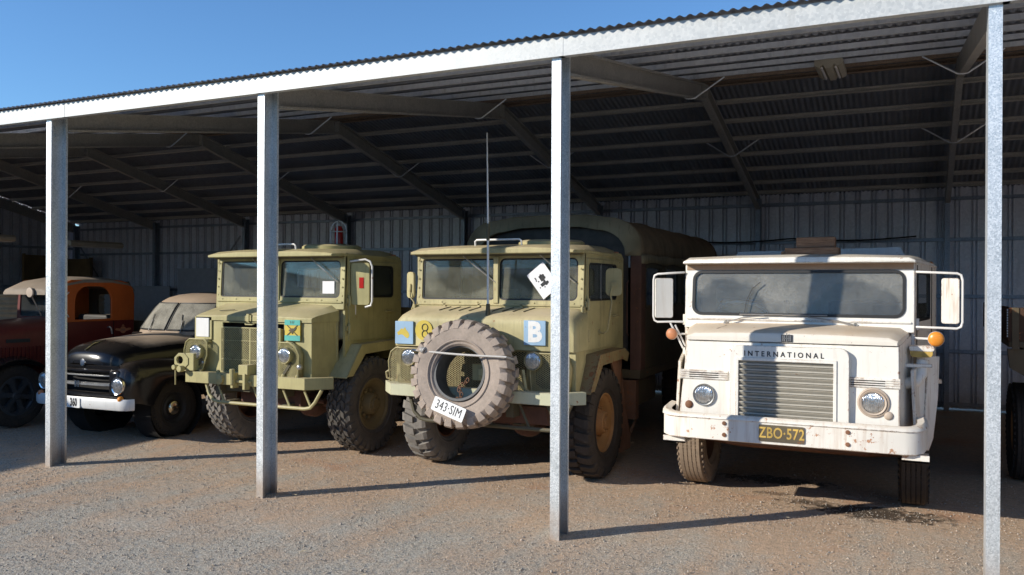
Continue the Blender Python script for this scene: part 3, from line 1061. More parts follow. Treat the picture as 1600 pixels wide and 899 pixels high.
# ------------------------------------------------------------------ white cab-over truck
def white_truck():
    cx = 7.57
    T = thing('cabover_truck', 'white cab-over truck with rusty bumper, slatted grille and yellow on black number plate', 'truck', (cx, 3.0, 0))
    W, WS = M['white'], M['white_side']
    def hw(z):      # half width of the nose front panel
        return .945 - (z - .85) * .10
    yf = lambda z: 1.45 + .02 * (z - .85)
    # nose front panel with the grille opening
    outer = [(-.93, .80), (.88, .80), (.875, 1.50), (-.865, 1.50)]
    mb = MB()
    mb.panel(outer, [rect(-.415, .395, .80 + .012, 1.365)], lambda u, z: (cx + u, yf(z), z), (0, .03, 0))
    mb.build('nose_panel', W, T, bevel=.006)
    # nose sides
    for s in (-1, 1):
        u0 = .885 if s > 0 else -.935
        u1 = .87 if s > 0 else -.865
        mb = MB()
        vs = [(cx + u0, 1.45, .80), (cx + s * 1.0, 1.98, .80), (cx + s * .985, 1.98, 1.60), (cx + u1, 1.463, 1.50)]
        mb.add(vs + [(x - s * .03, y + .0, z) for x, y, z in vs], [(0, 1, 2, 3), (7, 6, 5, 4), (0, 4, 5, 1), (1, 5, 6, 2), (2, 6, 7, 3), (3, 7, 4, 0)])
        mb.build('nose_side', WS, T, bevel=.004)
    # bonnet lid: front lip, rounded brow, dusty top sloping back to the windscreen
    secs = []
    def lid(y, hwid, zt, zb, drop=.05):
        return [(cx - hwid, y, zb), (cx - hwid, y, zt - drop), (cx - hwid + .07, y, zt - .008), (cx - hwid * .5, y, zt + .004), (cx, y, zt + .008), (cx + hwid * .5, y, zt + .004), (cx + hwid - .07, y, zt - .008), (cx + hwid, y, zt - drop), (cx + hwid, y, zb)]
    secs = [lid(1.445, .862, 1.555, 1.508, .02), lid(1.455, .868, 1.578, 1.508, .035), lid(1.485, .872, 1.600, 1.508), lid(1.60, .90, 1.622, 1.508), lid(1.84, .945, 1.648, 1.508)]
    MB().loft(secs).build('bonnet_lid', M['white_top'], T, sharp=30)
    mb = MB()     # access hatch seam on the lid
    for x0, y0, x1, y1 in ((-.62, 1.52, -.56, 1.70), (.42, 1.52, .50, 1.70)):
        mb.bar((cx + x0, y0, 1.607), (cx + x1, y1, 1.634), .008, .006)
    mb.bar((cx + .42, 1.52, 1.607), (cx - .62, 1.52, 1.607), .006, .006)
    mb.build('bonnet_seam', M['beige'], T)
    # raised grille surround with rounded shoulders
    mb = MB()
    o = rr(-.475, .50, .55, 1.475, .075, 6)
    o = [(u, max(z, .815)) for u, z in o]
    o = [p for i, p in enumerate(o) if p != o[i - 1]]
    mb.panel(o, [rect(-.405, .385, .822, 1.352)], lambda u, z: (cx + u, 1.402, z), (0, .058, 0))
    mb.build('grille_surround', W, T, bevel=.012)
    mb = MB()
    mb.panel(rect(-.425, .405, .818, 1.372), [rect(-.398, .378, .824, 1.345)], lambda u, z: (cx + u, 1.392, z), (0, .012, 0))
    mb.build('grille_frame', W, T, bevel=.003)
    mb = MB()
    mb.box(cx - .43, cx + .41, 1.62, 1.63, .78, 1.39)
    mb.box(cx - .43, cx - .42, 1.48, 1.62, .78, 1.39)
    mb.box(cx + .40, cx + .41, 1.48, 1.62, .78, 1.39)
    mb.build('radiator_core', M['dark'], T)
    mb = MB()
    for k in range(11):
        z = .842 + k * .0475
        mb.bar((cx - .398, 1.425, z + .012), (cx + .378, 1.425, z + .012), .048, .006, up=Vector((0, .78, .62)))
        mb.bar((cx - .398, 1.405, z - .003), (cx + .378, 1.405, z - .003), .006, .014)
    mb.build('grille_slat', M['slat'], T)
    tm = text_mb('INTERNATIONAL', .062, front_M(cx - .025, 1.4005, 1.405), .92, 1.62, .0012, .0012)
    tm.build('lettering', M['ink'], T)
    mb = MB()     # small square emblem on the bonnet lip
    mb.box(cx - .045, cx + .045, 1.437, 1.448, 1.515, 1.575)
    e = mb.build('emblem', M['ink'], T)
    mb = MB()
    for u in (-.032, -.018, .018, .032):
        mb.box(cx + u - .004, cx + u + .004, 1.434, 1.4365, 1.52, 1.57)
    mb.box(cx - .03, cx + .03, 1.434, 1.4365, 1.541, 1.549)
    mb.box(cx - .004, cx + .004, 1.434, 1.4365, 1.515, 1.59)
    mb.build('emblem_bar', M['tarnish'], e)
    # headlights and indicators
    lamp(T, (cx - .71, 1.445, 1.02), .085, .05, .098, M['grey_metal'])
    mb = MB()
    mb.lathe([(0, .125), (.012, .122), (.016, .112), (.004, .095), (0, .095)], axis_M((cx + .685, 1.452, 1.035), (0, -1, 0)), 28)
    mb.build('headlight_bezel', M['beige'], T)
    lamp(T, (cx + .685, 1.445, 1.035), .088, .05, .104, M['beige'])
    blob(T, 'indicator', (cx - .845, 1.450, .925), .036, M['rust'], h=.02, label='rusty indicator')
    blob(T, 'indicator', (cx + .80, 1.450, .935), .036, M['beige'], h=.02, label='cream indicator')
    # side vents with three slots, the right one wraps round the corner
    for a, b in ((-.925, -.50), (.50, .885)):
        mb = MB()
        for z in (1.168, 1.187, 1.206, 1.225):
            mb.box(cx + a, cx + b, 1.440, 1.456, z - .005, z + .005)
        mb.box(cx + a, cx + b, 1.449, 1.458, 1.155, 1.24)
        v = mb.build('vent', W, T)
        mb = MB()
        m = (a + b) / 2
        mb.box(cx + m - .13 + (.0 if a < 0 else -.05), cx + m + .13 + (.0 if a < 0 else -.05), 1.4465, 1.449, 1.173, 1.221)
        mb.build('vent_slot', M['dark'], v)
    # wrap-round bumper
    path = [(-1.075, 1.66), (-1.085, 1.50), (-1.06, 1.40), (-1.0, 1.335), (-.92, 1.305), (-.5, 1.298), (0, 1.296), (.5, 1.298), (.92, 1.305), (1.0, 1.335), (1.06, 1.40), (1.085, 1.50), (1.075, 1.66)]
    prof = [(-.07, .865), (-.02, .875), (0, .862), (.012, .842), (.012, .835), (.0, .83), (0, .66), (.0, .652), (-.015, .645), (-.08, .645), (-.08, .651), (-.012, .653), (-.006, .66), (-.006, .84), (-.02, .865), (-.07, .858)]
    mb = MB().sweep([(cx + u, y) for u, y in path], prof)
    # ends flare upward a little
    mb.v = [(x, y, z + max(0, y - 1.36) * .16) for x, y, z in mb.v]
    bp = mb.build('bumper', M['bumper_white'], T, sharp=40)
    mb = MB()
    for u in (-.50, .50):
        for z in (.70, .80):
            mb.lathe([(0, 0), (.0, .019), (.010, .017), (.014, .0)], axis_M((cx + u, 1.298, z), (0, -1, 0)), 10)
    mb.build('bumper_bolt', M['rust'], bp)
    for s in (-1, 1):
        mb = MB()
        xs = cx + s * (1.0 if s > 0 else .96)
        mb.box(xs - .10, xs + .10, 1.37, 1.75, .585, .60)
        mb.box(xs - .10, xs + .10, 1.37, 1.385, .585, .645)
        mb.build('step', M['bumper_white'], T)
    plate('number_plate', T, (cx - .02, 1.290, .745), .37, .14, 0, M['plate_black'], M['plate_yellow'], 'ZBO·572', .128, .74, bold=.002)
    # lower cab sides and wheel arches
    for s in (-1, 1):
        mb = MB()
        arch = [(2.50 + .60 * math.cos(R(a)), .55 + .60 * math.sin(R(a))) for a in (158, 145, 130, 115, 100, 90)]
        poly = [(1.60, .70), (1.78, .66), (1.86, .66)] + arch + [(2.55, 1.42), (1.60, 1.30)]
        f = lambda y: .99 + max(0, (y - 1.6)) * .17
        mb.panel(poly, [], lambda y, z: (cx + s * (f(y) + (1.15 - z) * .05), y, z), (-s * .025, 0, 0))
        mb.build('wheel_arch', WS, T, bevel=.004)
        mb = MB()    # splash face closing the corner between nose and wheel arch
        poly = [(.98, .64), (1.10, .60), (1.135, .70), (1.17, 1.05), (1.18, 1.40), (1.0, 1.42)]
        mb.panel(poly, [], lambda u, z: (cx + s * u, 1.74 + (u - .98) * 1.1, z), (0, .02, 0))
        mb.bar((cx + s * 1.06, 1.822, .66), (cx + s * 1.09, 1.85, 1.36), .012, .016, up=Vector((0, 1, 0)))
        if s > 0:
            mb.build('splash_panel', WS, T, bevel=.006)
        mb = MB()    # mudguard lip
        mb.loft([[(cx + s * (f(y) + .005), y, z), (cx + s * (f(y) + .04), y, z + .01), (cx + s * (f(y) + .04), y, z - .03), (cx + s * (f(y) + .005), y, z - .03)] for y, z in [(1.90, .62)] + arch + [(2.7, 1.12)]])
        mb.build('mudguard_lip', WS, T)
    # cab: taper in plan
    def side(s, y):
        t = (y - 1.84) / 1.4
        return cx + s * (.985 + .19 * t)
    ysc = lambda z: 1.835 + (z - 1.62) * .12
    mb = MB()
    ws_open = rr(-.905, .905, 1.735, 2.125, .075, 6)
    mb.panel([(-.985, 1.60), (.985, 1.60), (.985, 2.215), (-.985, 2.215)], [ws_open], lambda u, z: (cx + u, ysc(z), z), (0, .035, 0))
    mb.build('windscreen_panel', W, T, bevel=.004)
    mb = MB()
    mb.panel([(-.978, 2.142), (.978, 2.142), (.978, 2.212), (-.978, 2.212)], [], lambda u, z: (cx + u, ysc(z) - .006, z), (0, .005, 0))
    mb.build('header_band', M['header_brown'], T)  # flat brown strip across the panel above the glass
    mb = MB()
    mb.panel(grow(ws_open, .014), [grow(ws_open, -.012)], lambda u, z: (cx + u, ysc(z) - .008, z), (0, .02, 0))
    mb.build('windscreen_seal', M['rubber'], T)
    mb = MB()
    mb.panel(ws_open, [], lambda u, z: (cx + u, ysc(z) + .008, z), (0, .004, 0))
    mb.build('windscreen', M['glass'], T)
    mb = MB()     # lower sill rail below the glass
    mb.tube([(cx - .96, ysc(1.68) - .006, 1.683), (cx + .96, ysc(1.68) - .006, 1.683)], .009, 6)
    mb.build('sill_rail', W, T)
    for s in (-1, 1):
        mb = MB()
        win = rr(2.02, 2.78, 1.70, 2.115, .05, 4)
        mb.panel([(1.845, 1.10), (3.25, 1.10), (3.25, 2.20), (1.905, 2.20)], [win], lambda y, z: (side(s, y), y, z), (-s * .03, 0, 0))
        dr = mb.build('door', WS, T, bevel=.003)
        mb = MB()
        mb.panel(grow(win, .012), [grow(win, -.012)], lambda y, z: (side(s, y) + s * .004, y, z), (-s * .02, 0, 0))
        mb.build('window_seal', M['rubber'], dr)
        mb = MB()
        mb.panel(win, [], lambda y, z: (side(s, y) - s * .012, y, z), (-s * .004, 0, 0))
        mb.build('window', M['glass_side'], dr)
        mb = MB()
        mb.bar((side(s, 1.95) + s * .004, 1.95, 1.15), (side(s, 1.97) + s * .004, 1.97, 2.18), .006, .006)
        mb.bar((side(s, 2.88) + s * .004, 2.88, 1.15), (side(s, 2.88) + s * .004, 2.88, 2.18), .006, .006)
        mb.build('door_seam', M['dark'], dr)
        mb = MB()
        for z in (1.62, 1.30):
            mb.box(side(s, 1.94) - .012 + s * .012, side(s, 1.94) + .012 + s * .012, 1.92, 1.97, z, z + .10)
        mb.build('hinge', W, dr)
    mb = MB()     # rear wall with two windows
    mb.panel([(-1.17, 1.0), (1.17, 1.0), (1.17, 2.22), (-1.17, 2.22)], [rr(-.98, -.14, 1.72, 2.02, .06, 4), rr(.10, .98, 1.72, 2.02, .06, 4)], lambda u, z: (cx + u, 3.22, z), (0, .03, 0))
    mb.build('rear_wall', M['cream_interior'], T)
    for a, b in ((-.98, -.14), (.10, .98)):
        mb = MB()
        mb.panel(rr(a, b, 1.72, 2.02, .06, 4), [], lambda u, z: (cx + u, 3.225, z), (0, .004, 0))
        mb.build('rear_window', M['glass_rear'], T)
    # roof with a thin lip over the windscreen
    def rs(y, w, z, th, crown=.03):
        return [(cx - w, y, z), (cx - w, y, z + th * .45), (cx - w + .05, y, z + th), (cx - w * .5, y, z + th + crown * .75), (cx, y, z + th + crown), (cx + w * .5, y, z + th + crown * .75), (cx + w - .05, y, z + th), (cx + w, y, z + th * .45), (cx + w, y, z)]
    MB().loft([rs(1.775, .972, 2.205, .012, .012), rs(1.785, .99, 2.20, .04, .014), rs(1.88, 1.0, 2.198, .062, .02), rs(2.3, 1.055, 2.195, .066, .03), rs(2.9, 1.14, 2.19, .055, .03), rs(3.2, 1.18, 2.18, .035, .02), rs(3.27, 1.17, 2.175, .01, .01)]).build('roof', W, T, sharp=50)
    # dash, seats, steering wheel
    mb = MB()
    mb.box(cx - .93, cx + .93, 1.88, 2.15, 1.30, 1.66)
    mb.build('dashboard', M['cream_interior'], T, bevel=.02)
    for u in (-.55, .55):
        mb = MB()
        mb.box(cx + u - .36, cx + u + .36, 2.5, 3.0, 1.25, 1.42)
        mb.box(cx + u - .36, cx + u + .36, 2.98, 3.1, 1.40, 1.85)
        mb.build('seat', M['seat'], T, bevel=.03)
    mb = MB()
    Ms = axis_M((cx - .52, 2.22, 1.74), (0, .45, .9))
    mb.tube([Ms @ Vector((0, .23 * math.cos(2 * PI * k / 28), .23 * math.sin(2 * PI * k / 28))) for k in range(28)], .013, 6, closed=True)
    mb.tube([Ms @ Vector((0, -.23, 0)), Ms @ Vector((-.03, 0, 0)), Ms @ Vector((0, .23, 0))], .011, 6)
    mb.tube([Ms @ Vector((0, 0, 0)), Ms @ Vector((-.5, 0, 0))], .02, 8)
    mb.build('steering_wheel', M['white_metal'], T)
    mb = MB()
    mb.box(cx - 1.0, cx + 1.0, 1.9, 3.2, 1.08, 1.12)
    mb.build('cab_floor', M['dark'], T)
    # wipers parked on the sill
    for pts in ([(cx - .60, 1.80, 1.655), (cx - .45, 1.81, 1.70), (cx - .25, 1.812, 1.722)], [(cx + .52, 1.80, 1.655), (cx + .38, 1.81, 1.69), (cx + .13, 1.812, 1.72)]):
        mb = MB()
        mb.tube(pts, .006, 6)
        mb.tube([(pts[2][0] - .22, 1.822, 1.738 - .006), (pts[2][0] + .16, 1.822, 1.734 - .0)], .007, 6)
        mb.lathe([(0, 0), (0, .022), (.03, .015), (.03, 0)], axis_M((pts[0][0], 1.835, 1.65), (0, -1, 0)), 10)
        mb.build('wiper', M['tarnish'], T)
    mb = MB()
    mb.tube([(cx - .43, 1.815, 1.74), (cx - .41, 1.825, 1.86), (cx - .36, 1.84, 1.97), (cx - .29, 1.85, 2.03)], .004, 5)
    mb.build('wiper', M['rubber'], T)
    # mirrors
    for s in (-1, 1):
        x0, x1 = (cx - 1.27, cx - 1.10) if s < 0 else (cx + 1.19, cx + 1.325)
        xo = cx - 1.285 if s < 0 else cx + 1.345
        xi = cx + s * 1.0
        y = 1.82
        mb = MB()
        loop = [(xi, y + .06, 2.12), (xi + s * .08, y, 2.115), (xo - s * .04, y, 2.105), (xo - s * .01, y, 2.09), (xo, y, 2.05), (xo, y, 1.70), (xo - s * .01, y, 1.66), (xo - s * .04, y, 1.645), (xi + s * .10, y, 1.65), (xi, y + .04, 1.65)]
        mb.tube(loop, .0105, 8)
        if s < 0:
            mb.tube([(xi + .0, y + .02, 1.40), (xi - .12, y, 1.64)], .010, 6)
        f = mb.build('mirror_bracket', M['white_metal'], T)
        mb = MB()
        a = R(28 if s < 0 else -10)
        Mm = Matrix.Translation(((x0 + x1) / 2, y + .005, 1.875)) @ Matrix.Rotation(a, 4, 'Z')
        w = (x1 - x0) / 2
        mb.prism(rr(-w, w, -.19, .19, .02, 3), lambda p, q: Mm @ Vector((p, -.018, q)), lambda p, q: Mm @ Vector((p, .018, q)))
        hd = mb.build('mirror_head', WS if s > 0 else W, T, bevel=.004)
        mb = MB()
        mb.prism(rr(-w + .01, w - .01, -.18, .18, .02, 3), lambda p, q: Mm @ Vector((p, .0185, q)), lambda p, q: Mm @ Vector((p, .0205, q)))
        mb.build('mirror_glass', M['mirror'], hd)
    # indicator lamps on stalks and the square side lamp
    for s, x, z, r, m in ((-1, cx - 1.10, 1.535, .054, 'amber_faded'), (1, cx + 1.15, 1.555, .062, 'amber')):
        mb = MB()
        mb.tube([(cx + s * .985, 1.86, z), (x, 1.80, z)], .010, 6)
        if s < 0:
            mb.tube([(cx - .985, 1.86, 1.42), (cx - 1.07, 1.81, 1.62)], .009, 6)
        mb.lathe([(.03, 0), (.03, r * .8), (0, r * 1.04), (-.006, r)], axis_M((x, 1.80, z), (0, 1, 0)), 20)
        st = mb.build('indicator_stalk', M['white_metal'], T)
        blob(st, 'indicator_lens', (x, 1.80, z), r, M[m], h=.03)
    mb = MB()
    mb.prism(rr(cx + .955, cx + 1.125, 1.405, 1.485, .03, 4), lambda a, b: (a, 1.70, b), lambda a, b: (a, 1.80, b))
    sl = mb.build('side_lamp', M['plate_yellow'], T, bevel=.008)
    mb = MB()
    mb.prism(rr(cx + .945, cx + 1.135, 1.455, 1.50, .02, 4), lambda a, b: (a, 1.695, b), lambda a, b: (a, 1.81, b))
    mb.build('lamp_cover', WS, sl)
    mb = MB()
    mb.tube([(cx + .86, 1.68, 1.19), (cx + .93, 1.70, 1.185), (cx + 1.0, 1.73, 1.20), (cx + 1.04, 1.76, 1.26), (cx + 1.05, 1.78, 1.38)], .05, 12)
    mb.build('air_intake', WS, T)
    mb = MB()
    mb.bar((cx + .88, 1.66, 1.335), (cx + 1.12, 1.74, 1.335), .012, .03)
    mb.build('lamp_bracket', WS, T)
    # underside: sump guard, axle, rails, tray
    mb = MB()
    mb.xprism([(1.5, .64), (2.0, .50), (2.6, .46), (2.6, .56), (1.5, .72)], cx - .62, cx + .62)
    mb.build('sump_guard', M['rust_red'], T, bevel=.02)
    mb = MB()
    mb.tube([(cx - .95, 2.55, .48), (cx - .6, 2.55, .44), (cx + .6, 2.55, .44), (cx + .95, 2.55, .48)], .06, 8)
    mb.build('axle', M['rust'], T)
    mb = MB()
    for s in (-1, 1):
        mb.box(cx + s * .42 - .04, cx + s * .42 + .04, 1.45, 8.0, .62, .82)
    mb.box(cx - .9, cx + .9, 1.42, 1.46, .67, .80)
    mb.build('chassis_rail', M['olive_dark'], T)
    mb = MB()
    mb.box(cx - 1.15, cx + 1.15, 3.45, 8.0, 1.02, 1.14)
    mb.box(cx - 1.15, cx + 1.15, 3.45, 3.5, 1.14, 2.1)
    mb.build('tray', M['rust'], T)
    mb = MB()
    mb.yprism([(cx - .98, 2.10), (cx + 1.02, 2.10), (cx + .84, 2.405), (cx - .80, 2.375)], 3.5, 3.54)
    mb.build('headboard', M['headboard'], T)
    mb = MB()
    mb.tube([(cx + 1.12, 3.3, 1.1), (cx + 1.14, 3.32, 2.15)], .035, 8)
    mb.build('exhaust_stack', M['rust'], T)
    for s in (-1, 1):
        wheel(T, (cx + s * .985, 2.52, .50), .50, .25, .27, 'road', 'truck', M['tyre_brown'] if s < 0 else M['tyre_black'], M['rust'], s, .2 * s)
        wheel(T, (cx + s * .95, 6.6, .50), .50, .25, .27, 'road', 'truck', M['tyre_black'], M['rust'], s, .5)
    blob(T, 'clearance_light', (cx + 1.12, 3.05, 2.20), .03, M['amber'], d=(0, 0, 1), h=.04)
    # the weathered block lying on the cab roof
    K = thing('timber_block', 'rough brown weathered block on the roof of the white truck', 'timber block', (7.67, 2.6, 2.255))
    mb = MB()
    mb.box(7.40, 7.90, 2.52, 2.74, 2.262, 2.37)
    mb.box(7.50, 7.86, 2.58, 2.70, 2.37, 2.475)
    mb.box(7.36, 7.44, 2.56, 2.70, 2.262, 2.34)
    rnd = random.Random(5)
    mb.build('block', M['timber'], K, bevel=.012)

# ------------------------------------------------------------------ army trucks
def army_cab(T, cx, O, rear, trim):
    yw = lambda z: 1.85 + (z - 1.78) * .05
    # windscreen wall with two panes
    mb = MB()
    holes = [rr(-.915, -.028, 1.835, 2.275, .035, 4), rr(.028, .915, 1.835, 2.275, .06, 4)]
    mb.panel([(-.985, 1.70), (.985, 1.70), (.985, 2.36), (-.985, 2.36)], holes, lambda u, z: (cx + u, yw(z), z), (0, .04, 0))
    mb.build('windscreen_frame', O, T, bevel=.006)
    for h in holes:
        mb = MB()
        mb.panel(h, [], lambda u, z: (cx + u, yw(z) + .02, z), (0, .004, 0))
        p = mb.build('windscreen', M['glass_army'], T)
        mb = MB()
        mb.panel(h, [grow(h, -.016)], lambda u, z: (cx + u, yw(z) + .012, z), (0, .008, 0))
        mb.build('glazing_bead', M['rubber'], p)
    mb = MB()
    mb.box(cx - .028, cx + .028, yw(1.8) - .012, yw(1.8) + .01, 1.80, 2.29)
    mb.box(cx - .96, cx + .96, 1.835, 1.86, 1.775, 1.795)
    mb.build('windscreen_trim', O, T, bevel=.004)
    # wipers hang from the header
    for u in (-.40, .50):
        mb = MB()
        mb.tube([(cx + u, 1.845, 2.31), (cx + u + .12, 1.835, 2.22), (cx + u + .22, 1.84, 2.15)], .007, 6)
        mb.tube([(cx + u + .13, 1.838, 2.21), (cx + u + .40, 1.842, 2.02)], .007, 5)
        mb.build('wiper', M['tarnish'], T)
    # sides with doors
    for s in (-1, 1):
        x = cx + s * .985
        win = rr(1.97, 2.84, 1.84, 2.22, .05, 5)
        mb = MB()
        side = [(1.87, .95), (1.98, 1.27), (rear, 1.27), (rear, 2.30), (rear - .08, 2.355), (1.87, 2.355)]
        mb.panel(side, [grow(win, .03)], lambda y, z: (x, y, z), (-s * .035, 0, 0))
        mb.build('cab_side', O, T, bevel=.005)
        mb = MB()
        mb.panel([(1.93, 1.33), (2.93, 1.33), (2.93, 2.27), (1.93, 2.27)], [win], lambda y, z: (x + s * .012, y, z), (-s * .03, 0, 0))
        d = mb.build('door', O, T, bevel=.006)
        mb = MB()
        mb.panel(grow(win, .006), [grow(win, -.014)], lambda y, z: (x + s * .014, y, z), (-s * .02, 0, 0))
        mb.build('window_seal', M['rubber'], d)
        mb = MB()
        mb.panel(win, [], lambda y, z: (x - s * .004, y, z), (-s * .004, 0, 0))
        mb.build('window', M['glass_side'], d)
        mb = MB()
        mb.box(x - .006 + s * .008, x + .006 + s * .008, 2.33, 2.35, 1.84, 2.22)
        mb.build('quarter_bar', M['grey_metal'], d)
        mb = MB()
        for z in (1.42, 1.74):
            mb.lathe([(0, 0), (0, .018), (.12, .018), (.12, 0)], axis_M((x + s * .022, 1.925, z), (0, 0, 1)), 10)
            mb.box(x + s * .012 - .006, x + s * .012 + .006, 1.88, 2.02, z + .03, z + .09)
        mb.build('hinge', trim, d)
        mb = MB()
        mb.tube([(x + s * .02, 2.78, 1.66), (x + s * .06, 2.78, 1.66), (x + s * .06, 2.62, 1.665)], .013, 8)
        mb.build('handle', trim, d)
    # rivets on the pillars and header
    mb = MB()
    for s in (-1, 1):
        for k in range(5):
            mb.lathe([(0, 0), (0, .011), (.006, .008), (.008, 0)], axis_M((cx + s * .955, yw(1.9) - .001, 1.86 + k * .10), (0, -1, 0)), 8)
            mb.lathe([(0, 0), (0, .010), (.006, .007), (.008, 0)], axis_M((cx + s * .984, 1.905, 1.40 + k * .20), (s, 0, 0)), 8)
        for k in range(7):
            mb.lathe([(0, 0), (0, .010), (.006, .007), (.008, 0)], axis_M((cx + s * .984, 2.0 + k * .16, 2.335), (s, 0, 0)), 8)
            mb.lathe([(0, 0), (0, .010), (.006, .007), (.008, 0)], axis_M((cx + s * .984, 2.98, 1.35 + k * .15), (s, 0, 0)), 8)
    for k in range(9):
        mb.lathe([(0, 0), (0, .009), (.006, .006), (.007, 0)], axis_M((cx - .88 + k * .22, yw(1.80) - .001, 1.808), (0, -1, 0)), 8)
    mb.build('rivet', O, T)
    # rear wall with window
    mb = MB()
    mb.panel([(-.97, .95), (.97, .95), (.97, 2.34), (-.97, 2.34)], [rr(-.70, .70, 1.86, 2.20, .06, 4)], lambda u, z: (cx + u, rear - .04, z), (0, .035, 0))
    mb.build('rear_wall', O, T)
    # roof with a visor over the windscreen
    def sec(y, w, ze, zc, th=.03):
        ins = .10
        return [(cx - w, y, ze - th), (cx - w, y, ze), (cx - w + ins, y, zc - .02), (cx - w * .5, y, zc), (cx + w * .5, y, zc), (cx + w - ins, y, zc - .02), (cx + w, y, ze), (cx + w, y, ze - th)]
    MB().loft([sec(1.665, .94, 2.335, 2.362, .012), sec(1.675, .95, 2.345, 2.378, .03), sec(1.80, .99, 2.35, 2.41, .03), sec(2.2, 1.0, 2.345, 2.435, .03), sec(2.7, 1.0, 2.335, 2.435, .03), sec(rear - .10, .995, 2.31, 2.41, .03), sec(rear - .02, .985, 2.27, 2.35, .03), sec(rear + .0, .97, 2.22, 2.29, .03)]).build('roof', O, T, sharp=28)
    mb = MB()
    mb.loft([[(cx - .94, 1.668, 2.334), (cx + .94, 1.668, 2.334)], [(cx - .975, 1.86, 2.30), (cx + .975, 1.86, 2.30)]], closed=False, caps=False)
    mb.build('visor_underside', M['olive_dark'], T)  # darker olive than the roof, shade under the visor put into the colour
    mb = MB()
    mb.tube([(cx - .22, 1.80, 2.405), (cx - .22, 1.79, 2.452), (cx - .20, 1.79, 2.468), (cx + .30, 1.79, 2.468), (cx + .32, 1.79, 2.452), (cx + .32, 1.80, 2.405)], .011, 8)
    mb.build('roof_rail', M['white_metal'], T)
    mb = MB()
    mb.lathe([(2.42, .36), (2.455, .36), (2.475, .33), (2.475, 0)], Matrix.Translation((cx + .42, 2.35, 0)) @ Matrix.Rotation(-PI / 2, 4, 'Y'), 32)
    mb.build('roof_hatch', O, T)
    for u in (-.86, .93):
        mb = MB()
        mb.box(cx + u - .03, cx + u + .03, rear - .16, rear - .08, 2.325, 2.375)
        mb.build('clearance_light', M['amber_faded'], T, bevel=.01)
    # interior
    mb = MB()
    mb.box(cx - .93, cx + .93, 1.90, 2.12, 1.35, 1.76)
    mb.build('dashboard', M['khaki_interior'], T, bevel=.03)
    for u in (-.5, .45):
        mb = MB()
        mb.box(cx + u - .28, cx + u + .28, 2.4, 2.85, 1.30, 1.48)
        mb.box(cx + u - .28, cx + u + .28, 2.82, 2.94, 1.45, 1.95)
        mb.build('seat', M['khaki_interior'], T, bevel=.03)
    mb = MB()
    Ms = axis_M((cx - .48, 2.22, 1.80), (0, .4, .92))
    mb.tube([Ms @ Vector((0, .22 * math.cos(2 * PI * k / 28), .22 * math.sin(2 * PI * k / 28))) for k in range(28)], .012, 6, closed=True)
    mb.tube([Ms @ Vector((0, -.22, 0)), Ms @ Vector((-.03, 0, 0)), Ms @ Vector((0, .22, 0))], .010, 6)
    mb.build('steering_wheel', M['grey_metal'], T)
    mb = MB()
    mb.box(cx - .97, cx + .97, 1.9, rear - .05, 1.0, 1.05)
    mb.build('cab_floor', M['dark'], T)

def army_under(T, cx, trim, yw, length, tmat, rmat, style, dx=0.0, front_t=None):
    mb = MB()
    for s in (-1, 1):
        mb.box(cx + s * .42 - .04, cx + s * .42 + .04, 1.32, length, .70, .90)
    for y in (1.40, 2.9, 4.4, 5.8):
        mb.box(cx - .42, cx + .42, y, y + .08, .74, .86)
    mb.build('chassis_rail', M['olive_dark'], T)
    mb = MB()
    mb.tube([(cx - .85, yw, .56), (cx - .35, yw, .56), (cx - .12, yw, .56), (cx + .12, yw, .56), (cx + .4, yw, .56), (cx + .85, yw, .56)], [.07, .075, .08, .08, .075, .07], 10)
    mb.lathe([(-.20, 0), (-.19, .08), (-.12, .17), (0, .20), (.12, .17), (.19, .08), (.2, 0)], axis_M((cx + .22, yw, .55), (0, 1, 0)), 18)
    mb.build('axle', M['rust_red'], T)
    mb = MB()
    mb.tube([(cx - .55, yw - .33, .62), (cx + .62, yw - .30, .60)], .028, 8)
    mb.box(cx - .35, cx + .55, 1.62, 1.72, .58, .76)
    mb.build('tie_rod', M['rust_red'], T)
    for s in (-1, 1):
        mb = MB()
        for k in range(6):
            mb.box(cx + s * .42 - .045, cx + s * .42 + .045, 1.5 + k * .06, 2.95 - k * .06, .60 - k * .013, .612 - k * .013)
        mb.build('leaf_spring', M['olive_dark'], T)
    for s in (-1, 1):
        wheel(T, (cx + dx + s * .93, yw, .57), .57, .31, .30, style, 'army', (front_t or {}).get(s, tmat), rmat if s > 0 else M['rust'], s, .3 + s * .2)
        wheel(T, (cx + dx + s * .93, 5.9, .57), .57, .31, .30, style, 'army', M['tyre_black'], rmat, s, .8)

